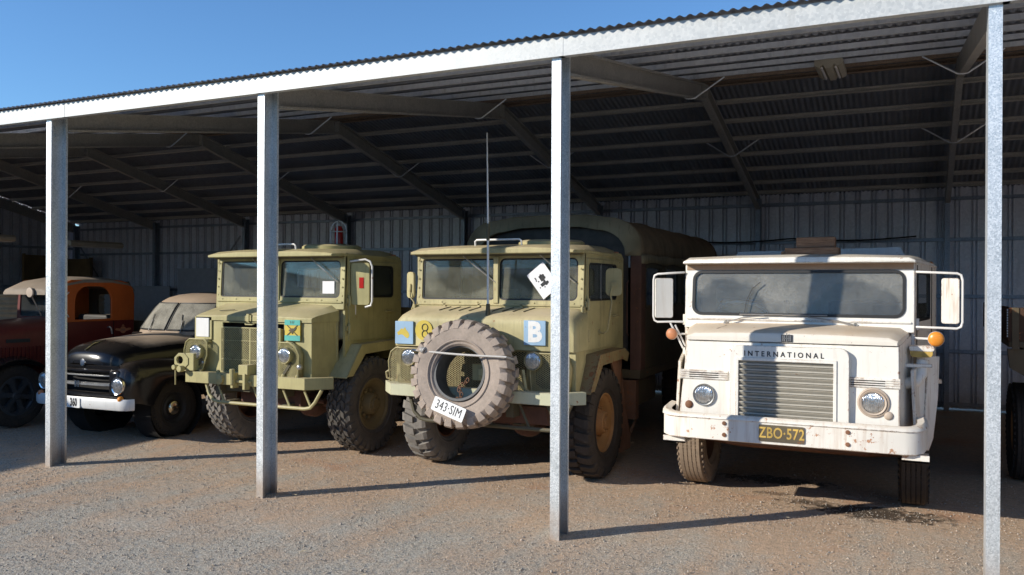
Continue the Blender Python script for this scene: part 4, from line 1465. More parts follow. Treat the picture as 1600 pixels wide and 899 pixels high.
def fender(T, cx, s, O, yw, back_mat=None, rusty=False):
    top = [(yw - .56, .94), (yw - .28, 1.295), (yw + .50, 1.315), (yw + .66, 1.25)]
    inn = [(yw + .60, 1.16), (yw + .46, 1.20), (yw - .20, 1.18), (yw - .44, .94)]
    mb = MB()
    mb.panel(top + inn, [], lambda y, z: (cx + s * 1.135, y, z), (-s * .02, 0, 0))
    th = .018
    for a, b in zip(top[:-1], top[1:]):
        vs = []
        for y, z in (a, b):
            vs += [(cx + s * .86, y, z), (cx + s * 1.137, y, z), (cx + s * 1.137, y, z - th), (cx + s * .86, y, z - th)]
        mb.add(vs, [(0, 4, 5, 1), (1, 5, 6, 2), (2, 6, 7, 3), (3, 7, 4, 0), (0, 1, 2, 3), (4, 7, 6, 5)])
    f = mb.build('fender', O, T, bevel=.004)
    mb = MB()   # inner wheel housing
    mb.box(cx + s * .62 - .01, cx + s * .62 + .01, yw - .5, yw + .7, .75, 1.3)
    mb.build('inner_guard', M['dark'], f)
    if rusty:
        mb = MB()
        poly = [(yw + .30, 1.20), (yw + .62, 1.18), (yw + .80, .62), (yw + .98, .30), (yw + .98, .14), (yw + .66, .14), (yw + .62, .70)]
        mb.panel(poly, [], lambda y, z: (cx + s * 1.05, y, z), (-s * .02, 0, 0))
        mb.box(min(cx + s * .70, cx + s * 1.05), max(cx + s * .70, cx + s * 1.05), yw + .64, yw + .66, .14, 1.18)
        mb.build('mud_guard', M['rust'], f)

def ring_guard(T, c0, pts, y, depth, O, side):
    """expanded metal lamp guard: tube hoop, mesh face and side strip"""
    mb = MB()
    mb.tube([(x, y, z) for x, z in pts], .009, 6, closed=True)
    f = mb.build('lamp_guard', O, T)
    mb = MB()
    lattice(mb, pts, lambda a, b: (a, y + .004, b), .034, .0050, .004, .6)
    mb.build('mesh', O, f)
    if side:
        mb = MB()
        n = len(pts)
        for i in side:
            a, b = pts[i % n], pts[(i + 1) % n]
            mb.add([(a[0], y - .004, a[1]), (b[0], y - .004, b[1]), (b[0], y + depth, b[1]), (a[0], y + depth, a[1])], [(0, 1, 2, 3)])
        mb.build('guard_strip', O, f, solid=.006)
    return f

def winged_bumper(T, cx, O, z0, z1, y=1.27, w=.89):
    path = [(-w - .22, y + .23), (-w, y), (w, y), (w + .22, y + .23)]
    prof = [(0, z0), (0, z1), (-.006, z1), (-.10, z1), (-.10, z1 - .008), (-.008, z1 - .008), (-.008, z0 + .008), (-.10, z0 + .008), (-.10, z0)]
    b = MB().sweep([(cx + u, v) for u, v in path], prof).build('bumper', O, T, sharp=25, bevel=.003)
    mb = MB()
    for s in (-1, 1):
        mb.bar((cx + s * (w + .215), y + .222, (z0 + z1) / 2), (cx + s * (w + .145), y + .295, (z0 + z1) / 2), .006, z1 - z0 - .004)
    mb.build('bumper_end', O, b)
    return b

def front_bar(T, cx, O, z0, ztop, y, u0, u1):
    mb = MB()
    mb.tube([(cx + u0, y, ztop), (cx + u0 + .06, y - .01, z0 + .08), (cx + u0 + .14, y - .02, z0 + .015), (cx + u0 + .22, y - .02, z0), (cx + u1 - .22, y - .02, z0), (cx + u1 - .14, y - .02, z0 + .015), (cx + u1 - .08, y - .01, z0 + .08), (cx + u1, y, ztop)], .02, 8)
    for u in (u0 + .18, .10, u1 - .55, u1 - .25):
        mb.tube([(cx + u, y + .0, ztop), (cx + u + .12, y - .015, z0 + .01)], .014, 6)
    mb.build('push_bar', O, T)

def army_truck_left():
    cx = 1.62
    T = thing('army_truck', 'olive army truck with mesh radiator guard and a yellow and teal badge on its bonnet', 'truck', (cx, 3.0, 0), 'olive army trucks')
    O, D = M['olive'], M['olive_dark']
    rear = 3.05
    army_cab(T, cx, O, rear, O)
    # nose box
    mb = MB()
    hole = rect(-.46, .46, .965, 1.535)
    mb.panel([(-.86, .93), (.86, .93), (.86, 1.555), (-.86, 1.555)], [hole], lambda u, z: (cx + u, 1.43, z), (0, .02, 0))
    mb.build('nose_panel', O, T, bevel=.008)
    for s in (-1, 1):
        mb = MB()
        vs = [(cx + s * .858, 1.432, .93), (cx + s * .90, 1.86, .93), (cx + s * .90, 1.86, 1.56), (cx + s * .858, 1.432, 1.56)]
        mb.add(vs + [(x - s * .02, y, z) for x, y, z in vs], [(0, 1, 2, 3), (7, 6, 5, 4), (0, 4, 5, 1), (1, 5, 6, 2), (2, 6, 7, 3), (3, 7, 4, 0)])
        mb.build('bonnet_side', O, T)
        mb = MB()
        mb.tube([(cx + s * .895, 1.84, .95), (cx + s * .895, 1.84, 1.60)], .014, 8)
        mb.build('side_bead', O, T)
    def lid(y, w, z0, z1, zc):
        return [(cx - w, y, z0), (cx - w, y, z1), (cx - w + .10, y, zc - .012), (cx - w * .4, y, zc), (cx + w * .4, y, zc), (cx + w - .10, y, zc - .012), (cx + w, y, z1), (cx + w, y, z0)]
    MB().loft([lid(1.412, .868, 1.560, 1.600, 1.612), lid(1.42, .872, 1.560, 1.612, 1.625), lid(1.48, .88, 1.56, 1.630, 1.655), lid(1.62, .89, 1.56, 1.655, 1.705), lid(1.86, .91, 1.56, 1.690, 1.765)]).build('bonnet_lid', O, T, sharp=24)
    mb = MB()
    mb.box(cx - .07, cx - .035, 1.40, 1.44, 1.555, 1.645)
    mb.box(cx - .02, cx + .0, 1.40, 1.44, 1.565, 1.63)
    mb.tube([(cx - .10, 1.415, 1.53), (cx - .08, 1.40, 1.522), (cx + .02, 1.40, 1.522), (cx + .04, 1.415, 1.53)], .008, 6)
    mb.build('bonnet_catch', O, T)
    mb = MB()
    mb.bar((cx - .60, 1.52, 1.672), (cx - .36, 1.52, 1.688), .008, .008)
    mb.build('bonnet_seam', D, T)
    # radiator behind a mesh screen
    mb = MB()
    mb.box(cx - .47, cx + .47, 1.56, 1.58, .9, 1.56)
    mb.box(cx - .47, cx - .46, 1.45, 1.56, .95, 1.545)
    mb.box(cx + .46, cx + .47, 1.45, 1.56, .95, 1.545)
    mb.build('radiator_core', M['dark'], T)
    mb = MB()
    scr = rect(-.45, .45, .955, 1.49)
    mb.panel(scr, [grow(scr, -.014)], lambda u, z: (cx + u, 1.385, z), (0, .012, 0))
    mb.box(cx - .01, cx + .01, 1.386, 1.394, .965, 1.48)
    for z in (1.11, 1.33):
        mb.box(cx - .44, cx + .44, 1.387, 1.393, z - .004, z + .004)
    for s in (-1, 1):
        mb.box(cx + s * .44 - .008, cx + s * .44 + .008, 1.39, 1.44, .96, 1.48)
    f = mb.build('radiator_screen', O, T, bevel=.002)
    mb = MB()
    lattice(mb, grow(scr, -.01), lambda u, z: (cx + u, 1.392, z), .034, .0052, .004, .6)
    mb.build('mesh', O, f)
    # badges
    s1 = sign_plate(T, 'badge_board', cx - .86, cx - .655, 1.36, 1.585, 1.400, M['sign_white'])
    mb = MB()
    mb.box(cx - .89, cx - .62, 1.412, 1.425, 1.33, 1.60)
    mb.build('badge_backing', O, T, bevel=.003)
    s2 = sign_plate(T, 'badge_board', cx + .50, cx + .72, 1.355, 1.59, 1.400, M['sign_yellow'])
    mb = MB()
    mb.box(cx + .50, cx + .72, 1.396, 1.3995, 1.53, 1.59)
    mb.box(cx + .50, cx + .72, 1.396, 1.3995, 1.355, 1.415)
    mb.build('badge_band', M['sign_teal'], s2)
    mb = MB()
    c = (cx + .61, 1.472)
    for a in (38, 142):
        d = Vector((math.cos(R(a)), math.sin(R(a)))) * .095
        mb.bar((c[0] - d.x, 1.3955, c[1] - d.y), (c[0] + d.x, 1.3955, c[1] + d.y), .003, .009)
    mb.prism([(c[0] + p, c[1] + q) for p, q in ((-.05, -.008), (-.03, .016), (0, .024), (.03, .018), (.055, .034), (.06, .024), (.036, -.004), (.012, -.012), (.006, -.04), (-.004, -.04), (-.012, -.014))], lambda a, b: (a, 1.3935, b), lambda a, b: (a, 1.396, b))
    for k in range(3):
        mb.bar((c[0] - .02 + k * .02, 1.395, 1.55), (c[0] - .025 + k * .025, 1.395, 1.575), .003, .006)
    mb.build('badge_mark', D, s2)
    # lamps and mesh guards
    gl = [(cx - .98, .95), (cx - .70, .95), (cx - .62, 1.15), (cx - .62, 1.30), (cx - .66, 1.335), (cx - .90, 1.335), (cx - .96, 1.29), (cx - .985, 1.20)]
    ring_guard(T, None, gl, 1.34, .10, O, (3, 4, 5))
    gr = [(cx + .38, .95), (cx + .74, .95), (cx + .755, 1.20), (cx + .70, 1.29), (cx + .62, 1.335), (cx + .44, 1.335), (cx + .38, 1.30)]
    ring_guard(T, None, gr, 1.34, .10, O, (1, 2, 3, 4))
    for s, u, z in ((-1, -.765, 1.185), (1, .575, 1.195)):
        lamp(T, (cx + u, 1.31, z), .085, .09, .094, O)
        mb = MB()
        mb.bar((cx + u + .07, 1.34, z - .08), (cx + u - .04 + (.0 if s < 0 else .0), 1.33, .96), .02, .03)
        mb.bar((cx + u + .06, 1.36, 1.33), (cx + u + .06, 1.36, z + .08), .02, .02)
        mb.build('lamp_bracket', D, T)
    blob(T, 'indicator', (cx + .775, 1.32, 1.07), .032, M['tarnish'])
    blob(T, 'indicator', (cx - .70, 1.36, 1.06), .028, M['tarnish'])
    # bumper, tow jaw, winch roller, push bar
    bp = winged_bumper(T, cx, O, .825, .955, 1.27)
    mb = MB()
    mb.lathe([(0, 0), (0, .06), (.03, .06), (.03, .03), (.05, 0)], axis_M((cx - .34, 1.27, .885), (0, -1, 0)), 16)
    mb.build('tow_ring', O, bp)
    for u in (-.80, -.70, -.42, .55, .75):
        mb = MB()
        mb.lathe([(0, 0), (0, .022), (.02, .022), (.03, .01), (.03, 0)], axis_M((cx + u, 1.32, .955), (0, 0, 1)), 8)
        mb.build('bumper_bolt', O, bp)
    mb = MB()
    mb.box(cx - .02, cx + .12, 1.22, 1.36, .955, 1.07)
    mb.box(cx - .12, cx - .08, 1.20, 1.30, .80, .97)
    mb.box(cx + .06, cx + .10, 1.20, 1.28, .79, .97)
    mb.box(cx - .15, cx + .14, 1.24, 1.262, .86, .89)
    mb.lathe([(-.02, 0), (-.02, .03), (.16, .03), (.16, 0)], axis_M((cx - .10, 1.21, .86), (0, 0, 1)), 10)
    mb.build('tow_jaw', O, T, bevel=.006)
    mb = MB()
    oc = [(cx - .93 + .115 * math.cos(R(22.5 + 45 * k)) * 1.05, 1.075 + .10 * math.sin(R(22.5 + 45 * k))) for k in range(8)]
    ic = [(cx - .955 + .055 * math.cos(R(45 * k)), 1.085 + .05 * math.sin(R(45 * k))) for k in range(8)]
    mb.panel(oc, [ic], lambda a, b: (a, 1.24, b), (0, .03, 0))
    mb.box(cx - .87, cx - .74, 1.25, 1.42, .965, 1.17)
    mb.lathe([(0, 0), (0, .03), (.05, .03), (.05, 0)], axis_M((cx - 1.0, 1.235, 1.0), (0, -1, 0)), 10)
    mb.lathe([(0, 0), (0, .038), (.06, .038), (.06, 0)], axis_M((cx - .90, 1.235, .985), (0, -1, 0)), 10)
    mb.tube([(cx - 1.0, 1.22, 1.0), (cx - 1.0, 1.22, .79)], .009, 6)
    mb.build('winch_fairlead', O, T, bevel=.004)
    front_bar(T, cx, O, .615, .83, 1.33, -.62, 1.08)
    for s in (-1, 1):
        fender(T, cx, s, O, 2.27)
    army_under(T, cx, O, 2.27, 7.0, M['tyre_black'], M['rim_olive'], 'block', .06, {-1: M['tyre_grey'], 1: M['tyre_mid']})
    # mirror with a red reflector, on a white tube
    mb = MB()
    Mm = Matrix.Translation((cx + 1.12, 1.98, 2.0)) @ Matrix.Rotation(R(12), 4, 'Z')
    mb.prism(rr(-.115, .115, -.245, .245, .03, 3), lambda p, q: Mm @ Vector((p, -.012, q)), lambda p, q: Mm @ Vector((p, .012, q)))
    hd = mb.build('mirror_head', O, T, bevel=.006)
    mb = MB()
    mb.prism(rect(.0, .055, -.05, .075), lambda p, q: Mm @ Vector((p - .01, -.0125, q)), lambda p, q: Mm @ Vector((p - .01, -.017, q)))
    mb.build('reflector', M['red_lens'], hd)
    mb = MB()
    mb.tube([Mm @ Vector(p) for p in ((-.13, 0, .262), (.06, 0, .285), (.12, 0, .26), (.145, 0, .2), (.145, 0, -.2), (.13, 0, -.25), (.06, 0, -.27))], .012, 8)
    mb.tube([Mm @ Vector((-.11, 0.01, -.12)), (cx + 1.0, 2.05, 1.74), (cx + .99, 2.06, 1.64)], .010, 6)
    mb.build('mirror_bracket', M['white_metal'], T)
    # paper on the windscreen
    mb = MB()
    mb.panel(rect(.66, .83, 1.885, 2.03), [], lambda u, z: (cx + u, 1.868, z), (0, .002, 0))
    mb.build('windscreen_notice', M['card'], T)
    # red beacon in a wire cage behind the cab
    bx, by = cx - .06, 3.12
    UP = Matrix.Translation((bx, by, 0)) @ Matrix.Rotation(-PI / 2, 4, 'Y')
    mb = MB()
    mb.tube([(bx, by, .9), (bx, by, 2.50)], .03, 8)
    mb.lathe([(2.50, .0), (2.50, .10), (2.54, .10), (2.54, 0)], UP, 16)
    p = mb.build('beacon_post', D, T)
    mb = MB()
    mb.lathe([(2.54, .0), (2.54, .058), (2.74, .055), (2.775, .035), (2.785, 0)], UP, 20)
    mb.build('beacon', M['red_lens'], p)
    mb = MB()
    for a in (0, 90):
        ca, sa = math.cos(R(a + 25)), math.sin(R(a + 25))
        mb.tube([(bx + ca * .105 * w, by + sa * .105 * w, z) for w, z in ((-1, 2.53), (-1, 2.72), (-.85, 2.785), (-.45, 2.83), (0, 2.845), (.45, 2.83), (.85, 2.785), (1, 2.72), (1, 2.53))], .010, 6)
    mb.tube([(bx + .105 * math.cos(2 * PI * k / 20), by + .105 * math.sin(2 * PI * k / 20), 2.70) for k in range(20)], .007, 5, closed=True)
    mb.build('beacon_cage', M['white_metal'], p)
    mb = MB()   # plain load tray behind
    mb.box(cx - 1.1, cx + 1.1, 3.2, 7.2, .98, 1.08)
    mb.box(cx - 1.12, cx + 1.12, 3.2, 3.24, 1.08, 1.7)
    mb.box(cx + 1.08, cx + 1.12, 3.24, 7.2, 1.08, 1.5)
    mb.box(cx - 1.12, cx - 1.08, 3.24, 7.2, 1.08, 1.5)
    mb.build('tray', M['body_dark'], T)
    mb = MB()
    mb.box(cx + .55, cx + .95, 3.3, 4.1, .55, .9)
    mb.build('fuel_tank', D, T, bevel=.03)

def army_truck_right():
    cx = 4.57
    T = thing('army_truck', 'khaki army truck with brown canvas canopy, tall aerial and blue B sign', 'truck', (cx, 3.0, 0), 'olive army trucks')
    O, D = M['olive2'], M['olive_dark']
    rear = 3.12
    army_cab(T, cx, O, rear, O)
    # broad bonnet with rounded shoulders
    def sec(y, w, zt, r, zb):
        out = [(cx - w, y, zb)]
        n = 5
        for k in range(n + 1):
            a = PI - PI / 2 * k / n
            out.append((cx - w + r + r * math.cos(a), y, zt - r + r * math.sin(a)))
        for k in range(n + 1):
            a = PI / 2 - PI / 2 * k / n
            out.append((cx + w - r + r * math.cos(a), y, zt - r + r * math.sin(a)))
        out.append((cx + w, y, zb))
        return out
    MB().loft([sec(1.49, 1.0, 1.60, .11, 1.345), sec(1.495, 1.02, 1.635, .13, 1.342), sec(1.52, 1.035, 1.67, .14, 1.34), sec(1.57, 1.04, 1.695, .14, 1.34), sec(1.70, 1.04, 1.73, .13, 1.34), sec(1.87, 1.03, 1.765, .12, 1.34)]).build('bonnet', O, T, sharp=40)
    mb = MB()
    for s in (-1, 1):       # pressed ribs on the bonnet top
        for k in range(4):
            u = s * (.16 + k * .12) - (.05 if s > 0 else .0)
            mb.bar((cx + u - .06, 1.66, 1.724), (cx + u - .01, 1.82, 1.757), .014, .010)
    mb.build('bonnet_rib', D, T)
    mb = MB()
    for u in (-.62, -.2, .3, .75):
        mb.box(cx + u - .012, cx + u + .012, 1.835, 1.855, 1.755, 1.80)
    mb.box(cx - .98, cx + .98, 1.842, 1.852, 1.772, 1.782)
    mb.build('cowl_bead', O, T)
    # lower nose: corner pillars, cavity, mesh
    mb = MB()
    mb.panel([(-1.03, .90), (1.03, .90), (1.03, 1.345), (-1.03, 1.345)], [rr(-.98, -.66, .97, 1.325, .08, 4), rect(-.56, .50, .94, 1.325), rr(.60, .98, .97, 1.325, .08, 4)], lambda u, z: (cx + u, 1.53, z), (0, .02, 0))
    mb.build('nose_panel', O, T, bevel=.006)
    for s in (-1, 1):
        mb = MB()
        vs = [(cx + s * 1.028, 1.535, .90), (cx + s * 1.0, 1.88, .95), (cx + s * 1.0, 1.88, 1.35), (cx + s * 1.028, 1.535, 1.35)]
        mb.add(vs + [(x - s * .02, y, z) for x, y, z in vs], [(0, 1, 2, 3), (7, 6, 5, 4), (0, 4, 5, 1), (1, 5, 6, 2), (2, 6, 7, 3), (3, 7, 4, 0)])
        mb.build('nose_side', O, T)
        mb = MB()
        mb.box(cx + s * .985 - .012, cx + s * .985 + .012, 1.80, 1.88, .95, 1.78)
        mb.build('corner_strip', O, T, bevel=.008)
    mb = MB()
    mb.box(cx - 1.0, cx + 1.0, 1.70, 1.71, .90, 1.345)
    mb.build('radiator_core', M['dark'], T)
    mb = MB()
    lattice(mb, rect(-.56, .50, .94, 1.325), lambda u, z: (cx + u, 1.545, z), .036, .0055, .004, .6)
    mb.build('mesh', O, T)
    gl = [(cx - 1.05, .95), (cx - .72, .95), (cx - .65, 1.18), (cx - .65, 1.325), (cx - .98, 1.325), (cx - 1.04, 1.28), (cx - 1.07, 1.18)]
    ring_guard(T, None, gl, 1.44, .09, O, (3, 4, 5))
    gr = [(cx + .60, .95), (cx + .98, .95), (cx + 1.0, 1.18), (cx + .97, 1.28), (cx + .90, 1.325), (cx + .58, 1.325), (cx + .58, 1.18)]
    ring_guard(T, None, gr, 1.44, .09, O, (1, 2, 3))
    for s, u, z in ((-1, -.80, 1.235), (1, .625, 1.25)):
        lamp(T, (cx + u, 1.415, z), .085, .08, .092, O)
    mb = MB()
    for u0, u1 in ((.36, .50), (.52, .46)):
        mb.bar((cx + u0, 1.40, 1.16), (cx + u1 + .12, 1.36, .93), .03, .03)
    mb.build('bracket_stay', O, T)
    mb = MB()
    mb.tube([(cx - 1.02, 1.45, .98), (cx - 1.09, 1.44, 1.0), (cx - 1.10, 1.44, 1.06), (cx - 1.05, 1.45, 1.09)], .012, 6)
    mb.build('tow_loop', O, T)
    mb = MB()
    mb.box(cx - .04, cx + .26, 1.40, 1.46, 1.03, 1.20)
    mb.box(cx + .05, cx + .17, 1.36, 1.40, 1.08, 1.16)
    mb.build('winch_bracket', O, T, bevel=.004)
    # signs
    b1 = sign_plate(T, 'sign_board', cx - 1.01, cx - .785, 1.365, 1.605, 1.468, M['sign_blue'])
    mb = MB()
    m = [(-.07, -.03), (-.085, .0), (-.055, .02), (-.03, .045), (-.005, .035), (.012, .06), (.03, .03), (.06, .0), (.07, -.03), (.05, -.06), (.02, -.05), (-.01, -.025), (-.04, -.02)]
    mb.prism([(cx - .90 + a, 1.485 + b) for a, b in m], lambda a, b: (a, 1.4665, b), lambda a, b: (a, 1.468, b))
    mb.build('map_patch', M['sign_yellow'], b1)
    mb = MB()
    mb.prism(disc_pts(cx - .66, 1.515, .105, 28), lambda a, b: (a, 1.478, b), lambda a, b: (a, 1.486, b))
    y8 = mb.build('sign_disc', M['sign_yellow'], T)
    mb = MB()
    for z in (1.475, 1.545):
        mb.tube([(cx - .645 + .035 * math.cos(2 * PI * k / 20), 1.476, z + .036 * math.sin(2 * PI * k / 20)) for k in range(20)], .005, 5, closed=True)
    mb.build('figure_eight', M['ink'], y8)
    b3 = sign_plate(T, 'sign_board', cx + .50, cx + .735, 1.40, 1.645, 1.468, M['sign_blue'])
    tm = text_mb('B', .27, front_M(cx + .617, 1.4672, 1.523), 1.0, 1, .0008, .012)
    tm.build('lettering', M['sign_white'], b3)
    mb = MB()
    for z in (1.462, 1.583):
        mb.box(cx + .55, cx + .575, 1.4645, 1.4655, z - .012, z + .012)
    mb.build('stencil_gap', M['sign_white'], b3)
    bp = winged_bumper(T, cx, M['olive_light'], .845, .965, 1.27, .93)
    front_bar(T, cx, D, .60, .85, 1.36, -.75, 1.05)
    mb = MB()
    mb.xprism([(1.45, .80), (1.7, .80), (1.75, .62), (1.5, .62)], cx - .1, cx + .75)
    mb.build('skid_plate', M['rust_red'], T)
    fender(T, cx, 1, M['fender_rust'], 2.22, rusty=True)
    fender(T, cx, -1, O, 2.22)
    army_under(T, cx, O, 2.22, 7.0, M['tyre_black'], M['rim_orange'], 'bar', .03, {-1: M['tyre_grey'], 1: M['tyre_black']})
    # round-cornered mirrors on bent arms
    mb = MB()
    Mm = Matrix.Translation((cx + 1.13, 2.36, 2.03)) @ Matrix.Rotation(R(14), 4, 'Z')
    mb.prism(rr(-.085, .085, -.145, .145, .045, 4), lambda p, q: Mm @ Vector((p, -.014, q)), lambda p, q: Mm @ Vector((p, .014, q)))
    mb.prism(rr(-.03, .03, -.03, .03, .01, 3), lambda p, q: Mm @ Vector((p, -.03, q - .03)), lambda p, q: Mm @ Vector((p, -.014, q - .03)))
    mb.build('mirror_head', O, T, bevel=.008)
    mb = MB()
    mb.tube([(cx + 1.0, 2.28, 1.50), (cx + 1.05, 2.27, 1.49), (cx + 1.09, 2.28, 1.52), (cx + 1.12, 2.33, 1.82), (cx + 1.10, 2.33, 1.90), (cx + 1.12, 2.33, 1.98), (cx + 1.13, 2.345, 2.0)], .010, 8)
    mb.lathe([(0, 0), (0, .03), (.02, .03), (.02, 0)], axis_M((cx + .995, 2.28, 1.50), (1, 0, 0)), 10)
    mb.build('mirror_bracket', O, T)
    mb = MB()
    Mm = Matrix.Translation((cx - 1.06, 1.86, 1.99)) @ Matrix.Rotation(R(-20), 4, 'Z')
    mb.prism(rr(-.06, .06, -.145, .145, .04, 4), lambda p, q: Mm @ Vector((p, -.014, q)), lambda p, q: Mm @ Vector((p, .014, q)))
    mb.prism(rr(-.02, .03, -.04, .04, .01, 3), lambda p, q: Mm @ Vector((p, -.035, q - .03)), lambda p, q: Mm @ Vector((p, -.014, q - .03)))
    mb.build('mirror_head', O, T, bevel=.008)
    mb = MB()
    mb.tube([(cx - 1.06, 1.83, 1.96), (cx - 1.04, 1.81, 1.86), (cx - 1.0, 1.83, 1.80), (cx - 1.03, 1.83, 1.72)], .010, 6)
    mb.build('mirror_bracket', O, T)
    # canvas covered body
    yb0, yb1 = 3.30, 7.4
    w = 1.13
    def hoop(y, w, z0, zt, r=.42, n=7, sag=0):
        pts = [(cx - w, y, z0)]
        for k in range(n + 1):
            a = PI - PI / 2 * k / n
            pts.append((cx - w + r + r * math.cos(a), y, zt - r * .80 + r * .80 * math.sin(a) - sag * .5))
        for k in range(1, 6):
            u = -w + r + (2 * w - 2 * r) * k / 6
            pts.append((cx + u, y, zt + .045 * (1 - (u / w) ** 2) - sag))
        for k in range(n + 1):
            a = PI / 2 - PI / 2 * k / n
            pts.append((cx + w - r + r * math.cos(a), y, zt - r * .80 + r * .80 * math.sin(a) - sag * .5))
        pts.append((cx + w, y, z0))
        return pts
    secs = []
    ys = np.linspace(yb0, yb1, 29)
    for i, y in enumerate(ys):
        s = .028 * abs(math.sin(PI * i / 7)) ** .8 if 0 < i < 28 else 0
        secs.append(hoop(float(y), w + random.uniform(-.004, .004), 2.34, 2.79 + random.uniform(-.006, .006), sag=s))
    cv = MB().loft(secs, closed=False, caps=False).build('canvas_canopy', M['canvas'], T, sharp=60, solid=.012)
    # front edge of the canopy turned down in pleats
    n = len(secs[0])
    ed = MB()
    outer = hoop(yb0 - .012, w + .006, 2.34, 2.797)
    inner = hoop(yb0 - .03, w - .17, 2.34, 2.655, .36)
    inner = [(x, y - (.012 if i % 2 else 0), z) for i, (x, y, z) in enumerate(inner)]
    back = [(x, y + .12, z) for x, y, z in inner]
    ed.loft([outer, inner, back], closed=False, caps=False)
    ed.build('canopy_hem', M['canvas_edge'], cv, sharp=15, solid=.01)
    mb = MB()
    mb.add([(x, y + .11, z) for x, y, z in inner] + [(cx - w + .17, yb0 + .08, 1.2), (cx + w - .17, yb0 + .08, 1.2)], [tuple(range(n)) + (n + 1, n)])
    mb.build('front_curtain', M['curtain'], cv)
    for s in (-1, 1):   # eave strip along the canopy side
        mb = MB()
        mb.loft([[(cx + s * (w + .012), y, 2.36 + .008 * math.sin(y * 9)), (cx + s * (w + .018), y, 2.26 + .012 * math.sin(y * 7))] for y in np.linspace(yb0, yb1, 24)], closed=False, caps=False)
        mb.build('eave_strip', M['canvas_edge'], cv, solid=.008)
    for s in (-1, 1):
        mb = MB()
        wins = [rr(a, a + .72, 1.75, 2.22, .06, 4) for a in (3.52, 4.40, 5.28, 6.16)]
        mb.panel([(yb0 + .17, 1.02), (yb1, 1.02), (yb1, 2.35), (yb0 + .17, 2.35)], wins, lambda y, z: (cx + s * (w - .01), y, z), (-s * .03, 0, 0))
        sd = mb.build('body_side', M['body_dark'], T, bevel=.004)
        for q in wins:
            mb = MB()
            mb.panel(grow(q, .02), [grow(q, -.012)], lambda y, z: (cx + s * (w + .004), y, z), (-s * .03, 0, 0))
            fr = mb.build('window_frame', M['olive_dark'], sd)
            mb = MB()
            mb.panel(q, [], lambda y, z: (cx + s * (w - .025), y, z), (-s * .004, 0, 0))
            mb.build('window', M['glass_side'], fr) if False else mb.build('window', M['glass_side'], sd)
        mb = MB()
        mb.box(cx + s * w - .04, cx + s * w + .012, yb0, yb0 + .17, 1.02, 2.34)
        mb.box(cx + s * (w - .12), cx + s * w, yb0 - .002, yb0 + .02, 1.02, 2.34) if s > 0 else mb.box(cx - w, cx - w + .12, yb0 - .002, yb0 + .02, 1.02, 2.34)
        mb.build('corner_post', M['rust_red'], T, bevel=.006)
        mb = MB()
        mb.tube([(cx + s * (w - .14), yb0 - .01, 2.05), (cx + s * (w - .14), yb0 - .06, 2.02), (cx + s * (w - .14), yb0 - .06, 1.45), (cx + s * (w - .14), yb0 - .01, 1.42)], .010, 6)
        mb.build('grab_handle', M['rust_red'], T)
    mb = MB()
    mb.box(cx - w, cx + w, yb0, yb1, .92, 1.02)
    mb.box(cx - w, cx + w, yb1 - .04, yb1, 1.02, 2.3)
    mb.build('body_floor', M['body_dark'], T)
    mb = MB()
    mb.box(cx + .62, cx + 1.05, 3.45, 4.25, .58, .90)
    mb.build('fuel_tank', M['body_dark'], T, bevel=.03)
    mb = MB()
    mb.box(cx + .75, cx + 1.08, 3.30, 3.42, .45, .9)
    mb.bar((cx + 1.0, 3.2, .20), (cx + 1.06, 3.45, .48), .03, .01)
    mb.build('tool_box', M['rust'], T)
    # whip aerial on a spring base
    mb = MB()
    xa, ya = cx + .055, 1.56
    mb.tube([(xa, ya, 1.66), (xa, ya, 1.80)], [.028, .02], 10)
    a = mb.build('aerial_base', D, T)
    mb = MB()
    mb.tube([(xa, ya, 1.80), (xa - .004, ya, 2.48)], .012, 8)
    mb.build('aerial_mast', M['plate_white'], a)
    mb = MB()
    mb.tube([(xa - .004, ya, 2.45), (xa - .004, ya, 2.62)], .018, 8)
    mb.build('aerial_joint', D, a)
    mb = MB()
    mb.tube([(xa - .004, ya, 2.60), (xa - .012, ya, 3.1), (xa - .02, ya, 3.55)], [.010, .008, .005], 6)
    mb.build('aerial_whip', M['plate_white'], a)

